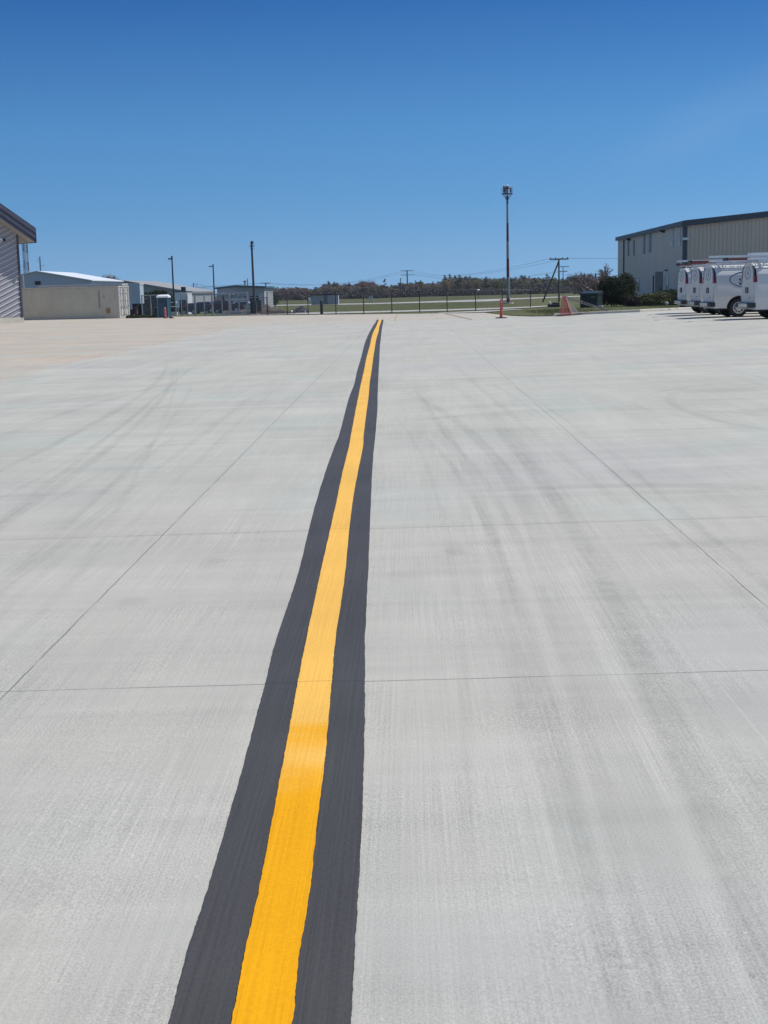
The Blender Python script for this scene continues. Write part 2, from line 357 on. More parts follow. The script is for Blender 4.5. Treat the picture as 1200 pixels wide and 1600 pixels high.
def concrete():
    n = NT('broomed concrete'); x, y, z = n.xyz()
    base = (0.432, 0.418, 0.366, 1); tan = (0.445, 0.375, 0.295, 1)
    wob = n.m('MULTIPLY', n.m('SUBTRACT', n.noise(n.vec((0.3, 0.3, 0.3)), 1.0, 3), 0.5), 0.8)
    edge = n.mr(n.m('ADD', x, wob), -9.25, -8.95, 1, 0)
    edge = n.m('MULTIPLY', edge, n.mr(y, 24, 30, 0, 1))
    far = n.mr(n.m('ADD', y, n.m('MULTIPLY', wob, 2.0)), 74, 75.5, 0, 1)
    tz = n.m('MAXIMUM', edge, n.m('MULTIPLY', far, 0.75), clamp=True)
    tnoise = n.mr(n.noise(n.vec((0.08, 0.35, 1), (5, 2, 0)), 1.0, 4, 0.6), 0.35, 0.65, 0.45, 1.0)
    col = n.mix(n.m('MULTIPLY', tz, tnoise), base, tan)
    green = n.mr(n.noise(n.vec((0.5, 0.35, 1), (1.3, 7.7, 0)), 1.0, 2), 0.52, 0.72, 0, 0.55)
    col = n.mix(green, col, (0.385, 0.420, 0.372, 1))
    blue = n.mr(n.noise(n.vec((0.25, 0.22, 1), (11.3, 3.7, 0)), 1.0, 3), 0.50, 0.70, 0, 0.5)
    col = n.mix(blue, col, (0.41, 0.400, 0.378, 1))
    def amp(f, lo, hi, k): return n.mr(f, lo, hi, -k, k, False)
    f = n.m('ADD', 1.0, amp(n.noise(n.vec((0.35, 0.35, 1)), 1.0, 5, 0.6), .3, .7, .07))
    f = n.m('ADD', f, amp(n.noise(n.vec((0.22, 1.6, 1), (4, 0, 0)), 1.0, 4, 0.6), .3, .7, .055))     # bands across the slabs
    f = n.m('ADD', f, amp(n.noise(n.vec((0.5, 5.5, 1), (4, 3, 0)), 1.0, 3, 0.6), .3, .7, .035))
    f = n.m('ADD', f, amp(n.noise(n.vec((2.6, 0.22, 1), (1, 3, 0)), 1.0, 4, 0.65), .3, .7, .055))    # streaks along the pour
    broom = n.noise(n.vec((95, 0.8, 1)), 1.0, 3, 0.6)
    patch = n.mr(n.noise(n.vec((1.5, 1.1, 1), (8, 8, 0)), 1.0, 3), .35, .65, 0.35, 1.1)
    f = n.m('ADD', f, n.m('MULTIPLY', amp(broom, .3, .7, .08), patch))
    grain = n.noise(n.vec((1, 0.8, 1)), 130, 3, 0.8)
    f = n.m('ADD', f, n.m('MULTIPLY', amp(grain, .3, .7, .24), patch))
    scr = n.noise(n.vec((26, 0.35, 1), (2, 0, 0)), 1.0, 2, 0.5)
    f = n.m('ADD', f, n.mr(scr, .66, .74, 0, .08))
    vo = n.t.nodes.new('ShaderNodeTexVoronoi'); vo.inputs['Scale'].default_value = 5.0; n.link(n.vec((1, 1, 1)), vo.inputs['Vector'])
    wsel = n.t.nodes.new('ShaderNodeSeparateColor'); n.link(vo.outputs['Color'], wsel.inputs[0])
    speck = n.m('MULTIPLY', n.mr(vo.outputs['Distance'], 0.012, 0.035, 0.35, 0), n.m('GREATER_THAN', wsel.outputs[0], 0.6))
    f = n.m('SUBTRACT', f, speck)
    vw = n.t.nodes.new('ShaderNodeTexVoronoi'); vw.inputs['Scale'].default_value = 22.0; n.link(n.vec((1, 1, 1)), vw.inputs['Vector'])
    ws2 = n.t.nodes.new('ShaderNodeSeparateColor'); n.link(vw.outputs['Color'], ws2.inputs[0])
    fleck = n.m('MULTIPLY', n.mr(vw.outputs['Distance'], 0.06, 0.16, 0.22, 0), n.m('GREATER_THAN', ws2.outputs[0], 0.70))
    fl2 = n.m('MULTIPLY', n.mr(vw.outputs['Distance'], 0.06, 0.14, 0.16, 0), n.m('LESS_THAN', ws2.outputs[0], 0.13))
    f = n.m('ADD', f, n.m('MULTIPLY', n.m('SUBTRACT', fleck, fl2), patch))
    # tyre tracks
    tn = n.mr(n.noise(n.vec((0.7, 0.7, 1), (2, 5, 0)), 1.0, 3), .3, .7, 0.65, 1.15)
    rib = n.mr(n.noise(n.vec((1, 1, 1), (2, 5, 0)), 9.0, 2), .3, .7, 0.75, 1.2); tot = None
    for a, b, c, wd, st in TYRES:
        A, B, Cc = GR(*a), GR(*b), GR(*c); ux, uy, rr = circle3(A, B, Cc)
        dx = n.m('SUBTRACT', x, ux); dy = n.m('SUBTRACT', y, uy)
        d = n.m('ABSOLUTE', n.m('SUBTRACT', n.m('SQRT', n.m('ADD', n.m('MULTIPLY', dx, dx), n.m('MULTIPLY', dy, dy))), rr))
        k = n.mr(d, wd*0.22, wd*0.50, st, 0)
        mid = (A+Cc)/2; L = (A-Cc).length/2
        ex = n.m('SUBTRACT', x, B.x); ey = n.m('SUBTRACT', y, B.y)
        win = n.mr(n.m('SQRT', n.m('ADD', n.m('MULTIPLY', ex, ex), n.m('MULTIPLY', ey, ey))), L*0.7, L*1.35, 1, 0)
        k = n.m('MULTIPLY', k, win); tot = k if tot is None else n.m('ADD', tot, k)
    f = n.m('SUBTRACT', f, n.m('MULTIPLY', n.m('MULTIPLY', tot, 1.25), n.m('MULTIPLY', tn, rib)))
    # scuffs left by turning feet and wheels
    for (px, py, rx, ry, st) in ((205, 940, .10, .14, .10), (712, 860, .09, .20, .13), (330, 879, .10, .22, .07), (628, 900, .12, .2, .05), (48, 753, .3, .5, .07), (1135, 610, .6, .5, .1), (1110, 848, .5, .2, .08), (980, 1510, .04, .02, .12), (960, 1490, .03, .02, .10), (1175, 1525, .012, .015, .2)):
        g = GR(px, py)
        ex = n.m('DIVIDE', n.m('SUBTRACT', x, g.x), rx); ey = n.m('DIVIDE', n.m('SUBTRACT', y, g.y), ry)
        r = n.m('SQRT', n.m('ADD', n.m('MULTIPLY', ex, ex), n.m('MULTIPLY', ey, ey)))
        r = n.m('ADD', r, n.m('MULTIPLY', n.m('SUBTRACT', n.noise(n.vec((6, 6, 1)), 1.5, 3), .5), 1.4))
        f = n.m('SUBTRACT', f, n.mr(r, 0.3, 1.2, st, 0))
    f = n.m('MULTIPLY', f, n.m('SUBTRACT', 1.0, joint_mask(n)))
    n.link(n.gain(col, f), n.b.inputs['Base Color'])
    n.b.inputs['Roughness'].default_value = 0.8; n.b.inputs['Specular IOR Level'].default_value = 0.3
    n.bump(n.m('ADD', n.m('MULTIPLY', broom, 0.6), n.m('MULTIPLY', grain, 0.6)), 0.45, 0.004)
    return n.mat
def paint(name, col, var=0.05, rough=0.55, spec=0.5, patchcol=None):
    n = NT(name); x, y, z = n.xyz()
    broom = n.noise(n.vec((95, 0.8, 1)), 1.0, 3, 0.6); grain = n.noise(n.vec(), 70, 3, 0.7)
    big = n.noise(n.vec((1.0, 2.2, 1), (3, 2, 0)), 1.0, 3, 0.5)
    f = n.m('ADD', 1.0, n.mr(broom, .3, .7, -var, var, False)); f = n.m('ADD', f, n.mr(grain, .3, .7, -var, var, False))
    f = n.m('ADD', f, n.mr(n.noise(n.vec((1.0, 0.9, 1), (3, 2, 0)), 1.0, 3, 0.5), .3, .7, -var, var, False))
    c = hexc(*col)
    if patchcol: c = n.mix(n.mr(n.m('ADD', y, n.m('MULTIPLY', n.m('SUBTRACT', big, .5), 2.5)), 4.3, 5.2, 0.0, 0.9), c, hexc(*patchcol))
    f = n.m('MULTIPLY', f, n.m('SUBTRACT', 1.0, n.m('MULTIPLY', joint_mask(n, 0.003), 0.7)))
    n.link(n.gain(c, f), n.b.inputs['Base Color']); n.b.inputs['Roughness'].default_value = rough; n.b.inputs['Specular IOR Level'].default_value = spec
    n.bump(n.m('ADD', broom, n.m('MULTIPLY', grain, 0.5)), 0.5, 0.004)
    return n.mat
M['concrete'] = concrete()
M['black_line'] = paint('black marking paint', (0.060, 0.058, 0.058), 0.12, 0.65, 0.25)
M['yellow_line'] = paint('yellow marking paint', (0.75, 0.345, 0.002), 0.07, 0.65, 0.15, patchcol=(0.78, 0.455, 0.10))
def grassmat():
    n = NT('spring grass'); a = n.noise(n.vec((0.05, 0.12, 1)), 1.0, 5, 0.65); b = n.noise(n.vec((1, 1, 1)), 1.5, 4, 0.7)
    c = n.mix(n.mr(a, .35, .65, 0, 1), (0.078, 0.096, 0.036, 1), (0.125, 0.122, 0.060, 1))
    c = n.mix(n.mr(b, .5, .72, 0, .7), c, (0.13, 0.115, 0.06, 1))
    n.link(n.gain(c, n.mr(b, .3, .7, .8, 1.2, False)), n.b.inputs['Base Color']); n.b.inputs['Roughness'].default_value = 0.9
    n.b.inputs['Specular IOR Level'].default_value = 0.1; n.bump(b, 0.6, 0.1); return n.mat
M['grass'] = grassmat()
M['road'] = mat('pale runway concrete', (0.42, 0.41, 0.38), 0.85, var=0.1, scale=0.2)

# ------------------------------------------------------------------ ground, apron, roads
def axis(bands):
    out = []
    for a, b, st in bands:
        v = a
        while v < b-1e-6: out.append(v); v += st
    out.append(bands[-1][1]); return out
xs = axis([(-400, -100, 50), (-100, -20, 10), (-20, 20, 2), (20, 100, 10), (100, 400, 50)])
ys = axis([(-60, 10, 10), (10, 60, 2.5), (60, 220, 2.5), (220, 400, 20), (400, 1100, 100)])
g = MB(); g.grid([[(x, y, gz(x, y)-0.07) for x in xs] for y in ys]); tag(g.build('ground', M['grass']), kind='structure')

EDGE = [GR(205, 495.5), GR(330, 494), GR(400, 492.7), GR(500, 491.7), GR(600, 490.6), GR(700, 489.6), GR(757, 488.6),
        GR(778, 491), GR(800, 493.6), GR(830, 494.6), GR(865, 494), GR(905, 491.8), GR(950, 489.8), GR(1000, 487.6), GR(1050, 485.2), GR(1100, 482.6), GR(1200, 478.2)]
KERB = EDGE[10:]
def edge_y(x):
    E = EDGE
    if x <= E[0].x: return E[0].y + min(6, (E[0].x-x)*0.4)
    for a, b in zip(E, E[1:]):
        if a.x <= x <= b.x: return a.y+(b.y-a.y)*(x-a.x)/(b.x-a.x)
    return E[-1].y+(x-E[-1].x)*0.9
ax_ = sorted(set([round(v, 2) for v in axis([(-90, -20, 5), (-20, 25, 0.5), (25, 80, 5)])]+[e.x for e in EDGE]))
rows = []
ny = 90
for j in range(ny+1):
    t = (j/ny)**1.0
    rows.append([(x, -4+(edge_y(x)+4)*t, gz(x, -4+(edge_y(x)+4)*t)) for x in ax_])
tag((lambda b: b.grid(rows) and b.build('concrete_apron', M['concrete']))(MB()), kind='structure')

def ribbon(name, pts, material, dz=-0.03, wid=None):
    A = [GR(px, a) for px, a, b in pts]; B = [GR(px, b) for px, a, b in pts]
    ra, rb = [], []
    for i in range(len(A)-1):
        for k in range(6):
            t = k/6; ra.append(A[i].lerp(A[i+1], t)); rb.append(B[i].lerp(B[i+1], t))
    ra.append(A[-1]); rb.append(B[-1]); m = MB()
    cols = [[p.lerp(q, s/4) for s in range(5)] for p, q in zip(ra, rb)]
    m.grid([[(v.x, v.y, gz(v.x, v.y)+dz) for v in c] for c in cols])
    return tag(m.build(name, material), kind='structure')
ribbon('perimeter_road', [(396, 488.7, 490.9), (450, 488, 490.4), (500, 487.2, 489.6), (600, 485, 487.3), (700, 482.4, 484.7), (760, 480.7, 482.8), (829, 478.2, 479.9), (850, 477.2, 478.4), (868, 476.5, 477.2)], M['road'])
ribbon('service_path', [(640, 490.0, 490.6), (700, 487.2, 488.7), (757, 484.8, 486.6), (790, 483.2, 484.2), (816, 482.4, 482.9)], M['road'])
ribbon('taxiway', [(250, 480.2, 481), (380, 477.3, 478.4), (430, 476.2, 477.6), (503, 474.8, 476.3), (600, 472.8, 474.4), (700, 469.6, 472), (770, 467, 470.4), (800, 465.9, 467.8), (850, 464.2, 465.4), (903, 462.3, 463.4), (1000, 459.6, 460.6)], M['road'])
ribbon('far_taxiway', [(382, 474.2, 475.6), (410, 473.2, 474.6), (436, 472.6, 473.1)], M['road'])
for name, pts in (('worn_marking', [(620.5, 492), (619, 495), (617.5, 498), (617, 501)]),):
    m = MB(); L = [GR(a-1.2, b) for a, b in pts]; Rr = [GR(a+1.2, b) for a, b in pts]
    m.grid([[(v.x, v.y, v.z+.006) for v in (p, q)] for p, q in zip(L, Rr)])
    tag(m.build(name, mat('faded tan paint', (0.42, 0.31, 0.17), 0.8, var=.2)), kind='structure')
m = MB(); L = [GR(a, b-.6) for a, b in [(696, 490.5), (708, 493), (722, 496), (738, 499.5)]]; Rr = [GR(a, b+.6) for a, b in [(696, 490.5), (708, 493), (722, 496), (738, 499.5)]]
m.grid([[(v.x, v.y, v.z+.006) for v in (p, q)] for p, q in zip(L, Rr)])
tag(m.build('crack_sealant', mat('brown crack sealant', (0.24, 0.19, 0.14), 0.8, var=.2)), kind='structure')

# kerb along the grass on the right
kp = []
for a, b in zip(KERB, KERB[1:]):
    for k in range(8): kp.append(a.lerp(b, k/8))
kp.append(KERB[-1])
m = MB(); rws = []
for i, p in enumerate(kp):
    q = kp[min(i+1, len(kp)-1)]-kp[max(i-1, 0)]; nrm = Vector((-q.y, q.x, 0)).normalized(); z0 = gz(p.x, p.y)
    rws.append([(p+nrm*o)[:2]+(z0+h,) for o, h in ((0, -.05), (0.01, .10), (.03, .125), (.15, .13), (.17, -.05))])
m.grid(rws); tag(m.build('kerb', M['kerb']), kind='structure')
# raised lawn behind the kerb
m = MB(); rws = []
for p in kp:
    hf = ss(0, 1.6, p.x-kp[0].x)
    rws.append([(p.x, p.y+0.12+s, gz(p.x, p.y+s)-0.075+hf*(0.16+0.02*math.sin(s*2+p.x))-0.25*ss(8, 30, s)) for s in [0, .8, 2, 4, 7, 11, 17, 25, 32]])
m.grid(rws); tag(m.build('lawn', M['grass']), kind='structure')

# ------------------------------------------------------------------ the centre line: measured edges, painted a little unevenly
LINE = [(1720, 215, 329, 432, 541), (1600, 263.4, 362, 456.6, 549), (1500, 289.5, 381, 467, 554), (1400, 321.6, 403.5, 483.6, 559.5), (1300, 351.6, 422.4, 494.4, 565),
        (1200, 380, 441, 506.7, 568.2), (1120, 401, 456, 513.7, 570), (1064, 416, 466, 518.7, 570.3), (1000, 432, 478.7, 524.5, 570.5), (900, 465, 500, 539, 575),
        (800, 490, 522.5, 549, 579), (740, 508, 535, 559, 581.5), (700, 522, 545, 567, 584.5), (680, 530, 548.5, 568.3, 586.7), (640, 540.5, 556, 573.3, 589.7), (620, 546, 560, 576, 590),
        (600, 553.7, 564, 577.5, 590.8), (580, 558, 568.7, 580.5, 591.7), (560, 564, 572.5, 583.2, 592.8), (540, 569, 578, 586.2, 593.8), (530, 572.5, 580, 588, 595),
        (520, 577, 583, 591, 596), (510, 582.5, 588, 593, 597.5), (504, 586.5, 590.3, 595, 598.8), (499.5, 589, 592.2, 596.2, 599.2)]
def catm(p, t):
    n = len(p); i = min(int(t), n-2); u = t-i
    a, b, c, d = p[max(i-1, 0)], p[i], p[i+1], p[min(i+2, n-1)]
    return 0.5*((2*b)+(c-a)*u+(2*a-5*b+4*c-d)*u*u+(3*b-a-3*c+d)*u**3)
def lineband(name, ia, ib, dz, material):
    N = 30; tot = (len(LINE)-1)*N; m = MB(); rws = []
    rnd = random.Random(ia*10+ib); ja = jb = 0
    for k in range(tot+1):
        t = k/N
        py = catm([l[0] for l in LINE], t); a = catm([l[ia] for l in LINE], t); b = catm([l[ib] for l in LINE], t)
        A = GR(a, py); B = GR(b, py)
        ja = ja*0.6+rnd.uniform(-1, 1)*.0011; jb = jb*0.6+rnd.uniform(-1, 1)*.0011
        rws.append([(A.x+ja, A.y, A.z+dz), (A.x*.5+B.x*.5, A.y*.5+B.y*.5, gz((A.x+B.x)/2, A.y)+dz), (B.x+jb, B.y, B.z+dz)])
    m.grid(rws); return tag(m.build(name, material), kind='structure')
lineband('black_marking_border', 1, 4, 0.004, M['black_line'])
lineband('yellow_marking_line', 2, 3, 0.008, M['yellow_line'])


# ================================================================== BUILDINGS
def rot2(a): return Matrix.Rotation(a, 3, 'Z')

def slatted_building():
    th = R(44); base = GR(36, 504.6); cx, cy, gzv = base.x, base.y, base.z
    r = thing('hangar', 'grey building with diagonal pale battens, dark sloping fascia and tan soffit at the left edge', 'building', (cx, cy, gzv), th)
    # local frame: wall in the xz plane, x<0 to the left of the corner, -y towards the viewer
    sl = 0.64; We = 16.0; He = 6.75; OV = 0.95; OS = 0.88
    hz = lambda x: He+(-x)*sl
    m = MB(); m.prism([(-We, 0, .42), (0, 0, .42), (0, 0, hz(0)), (-We/2, 0, hz(-We/2)), (-We, 0, He)], (0, 14, 0)); m.build('wall', M['siding'], r)
    MB().bx(-We-.05, .06, -.06, 14.05, -.4, .42).build('plinth', M['kerb'], r)
    # diagonal battens, clipped to the wall outline
    bt = MB(); a = R(24); dx, dz = math.cos(a), math.sin(a); k = 0
    c = -12.0
    while c < hz(-We/2)+2:
        # line z = c + tan(a) * (x + 8), clip x range
        xa, xb = -8.0, -.12
        f = lambda x: c+math.tan(a)*(x+8)
        pts = [x/50 for x in range(-400, -5)]; pts = [x for x in pts if .48 < f(x) < hz(x)-.12]
        if len(pts) > 8:
            x0, x1 = pts[0], pts[-1]
            bt.bar((x0, -.03, f(x0)), (x1, -.03, f(x1)), 0.055, .05)
        c += .372
    bt.build('cladding_battens', M['batten'], r)
    MB().bx(-.10, .03, -.10, .03, .42, hz(0)-.02).build('corner_trim', M['bldg_trim'], r)
    # roof slabs, right slope then left slope
    for s in (0, 1):
        T = lambda x: x if s == 0 else -We-x
        m = MB(); y0, y1 = -OV, 15
        p = [(T(OS), y0, hz(OS)+.30), (T(-We/2), y0, hz(-We/2)+.30), (T(-We/2), y0, hz(-We/2)+.52), (T(OS), y0, hz(OS)+.52)]
        m.prism(p, (0, y1-y0, 0)); m.build('roof', M['bldg_trim'], r)
        m = MB()
        for (za, zb, yy) in ((-.44, .50, 0), (-.20, .56, -.05), (.22, .60, -.10)):
            m.prism([(T(OS+.02), y0-.02+yy, hz(OS)+za), (T(-We/2), y0-.02+yy, hz(-We/2)+za), (T(-We/2), y0-.02+yy, hz(-We/2)+zb), (T(OS+.02), y0-.02+yy, hz(OS)+zb)], (0, -.06, 0))
        m.bx(T(OS), T(OS+.05), y0-.15, y1, hz(OS)-.46, hz(OS)+.58)
        m.build('fascia', M['fascia'], r)
        m = MB(); m.prism([(T(OS-.02), -.04, hz(OS)-.42), (T(-.2), -.04, hz(OS)-.42), (T(-.2), -.04, hz(-.2)-.41), (T(OS-.02), -.04, hz(OS)-.41)], (0, .03, 0))
        m.prism([(T(OS-.02), y0+.01, hz(OS)-.42), (T(-We/2), y0+.01, hz(-We/2)-.42), (T(-We/2), y0+.01, hz(-We/2)-.36), (T(OS-.02), y0+.01, hz(OS)-.36)], (0, OV-.03, 0))
        m.prism([(T(OS-.02), -.01, hz(OS)-.42), (T(0.04), -.01, hz(OS)-.42), (T(0.04), -.01, hz(OS)-.36), (T(OS-.02), -.01, hz(OS)-.36)], (0, 14.9, 0))
        m.build('soffit', M['soffit'], r)
    m = MB(); m.box((-1.45, -.14, hz(0)-.75), (.28, .22, .16)); l = m.build('wall_lamp', M['white_roof'], r, bevel=.02)
    MB().box((-1.1, -.12, hz(0)-.80), (.14, .18, .2)).build('camera_housing', M['black_plastic'], r, bevel=.02)
    return r
slatted_building()

def simple_gable(name, label, X0, X1, Y0, Y1, z0, ze, zr, wall, roof, oh=.3, th_=.15, overl=0):
    r = thing(name, label, 'building', ((X0+X1)/2, Y0, z0))
    hw = (X1-X0)/2; L = Y1-Y0; e = ze-z0; t = zr-z0; sl = (t-e)/hw
    MB().prism([(-hw, 0, 0), (hw, 0, 0), (hw, 0, e), (0, 0, t), (-hw, 0, e)], (0, L, 0)).build('wall', wall, r)
    for s in (-1, 1):
        MB().prism([(s*(hw+oh), -oh, e-oh*sl+.01), (0, -oh, t+.01), (0, -oh, t+th_), (s*(hw+oh), -oh, e-oh*sl+th_)], (0, L+2*oh, 0)).build('roof', roof, r)
    return r
a = PY(58, 424.5, 190); b = PY(142, 438.5, 190)
r = simple_gable('white_hangar', 'low hangar with bright white metal roof and grey gable rising behind the cream container', a.x-(b.x-a.x), b.x, 190, 211, gz(-50, 190)-.1, b.z, a.z, M['white_wall'], M['white_roof'], .25, .12)
hw = b.x-a.x
MB().box((0, -.03, 5.1), (.8, .06, .5)).build('vent', M['dark_opening'], r)
for yy in (1.5, 6, 11, 16): MB().box((hw+.02, yy+1, 4.0), (.05, 1.6, .6)).build('window', M['dark_opening'], r)
for xx in (5.2, 7.0): MB().box((xx, -.02, 3.75), (.7 if xx < 6 else .25, .05, .75)).build('window', M['dark_opening'], r)

# long low building with a grey roof behind the trailer and toilet
a = PY(205, 442.3, 230); b = PY(292, 457.3, 230)
r = simple_gable('grey_roofed_building', 'long low building with shallow grey roof behind the white trailer', a.x-12, b.x, 230, 262, gz(-40, 230)-.2, b.z, a.z+.2, M['grey_wall'], M['grey_roof'], .3, .3)
for xx in (-6, -2.5, 1, 4.5, 8): MB().bx(xx, xx+1.5, -.04, .02, .9, 2.1).build('window', M['dark_opening'], r)

# small pale flat building
a = PY(273, 456.5, 200); b = PY(292.5, 478, 200); z0 = gz(a.x, 200)-.1
r = thing('pale_shed', 'small pale flat roofed shed just right of the left light pole', 'shed', ((a.x+b.x)/2, 200, z0)); w_ = b.x-a.x
MB().bx(-w_/2, w_/2, 0, 5, 0, a.z-z0).build('wall', mat('pale shed wall', (.72, .74, .75), .6), r)
MB().bx(-w_/2-.1, w_/2+.1, -.1, 5.1, a.z-z0, a.z-z0+.12).build('roof', M['bldg_trim'], r)
MB().bx(-w_/2+.65, w_/2-.1, -.05, .01, 0, 2.3).build('door', M['dark_opening'], r)
MB().bx(-.1, .5, 1, 2, a.z-z0+.12, a.z-z0+.75).build('roof_vent', M['bldg_trim'], r)

# terminal-like building with blue green roof
Y = 270
L_, Rr_, Ap = PY(339, 451.5, Y), PY(412.5, 452, Y), PY(369, 448.4, Y); z0 = gz(L_.x, Y)-.2
r = thing('green_roofed_building', 'grey commercial building with a flat blue green roof beyond the tall bare pole', 'building', (L_.x, Y, z0))
W_ = Rr_.x-L_.x; ap = Ap.x-L_.x; e = L_.z-z0; t = Ap.z-z0
MB().prism([(0, 0, 0), (W_, 0, 0), (W_, 0, e), (ap, 0, t), (0, 0, e)], (0, 18, 0)).build('wall', M['grey_wall'], r)
for x0, x1, h0, h1 in ((-.4, ap, e, t), (W_+.4, ap, e, t)):
    MB().prism([(x0, -.4, h0), (x1, -.4, h1), (x1, -.4, h1+.35), (x0, -.4, h0+.3)], (0, 18.8, 0)).build('roof', M['green_roof'], r)
for xx in (.8, 2.4, 4.1, 5.4): MB().bx(xx, xx+.5, -.05, .01, 1.2, 2.6).build('window', M['dark_opening'], r)
for xx in (6.5, 7.7): MB().bx(xx, xx+.6, -.05, .01, .2, 2.6).build('door', M['dark_opening'], r)
for xx in (.4, 1.6): MB().bx(xx, xx+.35, -1.2, -1.0, 0, 2.9).build('column', M['white_wall'], r)
MB().bx(-.2, 3.4, -1.3, 0, 2.9, 3.15).build('canopy', M['white_wall'], r)
MB().bx(W_-1.1, W_-.3, -.08, .01, 0, 3.0).build('panel', M['white_wall'], r)
MB().tube((5.9, 2, t), (5.9, 2, t+1.6), .08).build('chimney', M['bldg_trim'], r)

# long grey trailer/building in the field
Y = 300
a, b = PY(486, 461.7, Y), PY(528, 461.0, Y); z0 = gz(a.x, Y)-.1
r = thing('field_shed', 'long low grey shed standing in the grass in front of the trees', 'shed', (a.x, Y, z0)); W_ = b.x-a.x; H = a.z-z0
MB().bx(0, W_, 0, 3.2, .15, H).build('wall', mat('pale grey shed wall', (.42, .42, .43), .7), r)
MB().bx(-.15, W_+.15, -.15, 3.35, H, H+.25).build('roof', M['dark_opening'], r)
MB().bx(W_*.46, W_*.46+.9, -.04, .01, .3, 2.3).build('door', mat('shed door', (.2, .21, .23), .6), r)
MB().bx(W_, W_+.05, -.05, 3.25, .1, H).build('painted_sunlit_end', M['white_wall'], r)  # paler right end: the sunlight on this side is put into its colour
m = MB(); p = GD(483.5, 300); m.lathe([(.05, .3), (.25, .6), (.33, 1.1), (.25, 1.5), (.05, 1.7)], 10)
o = m.build('storage_tank', M['white_roof']); o.location = (p.x, 300, p.z); tag(o, 'small bright white rounded tank at the left end of the long grey shed', 'tank')
for v in o.data.vertices: v.co.z += .1

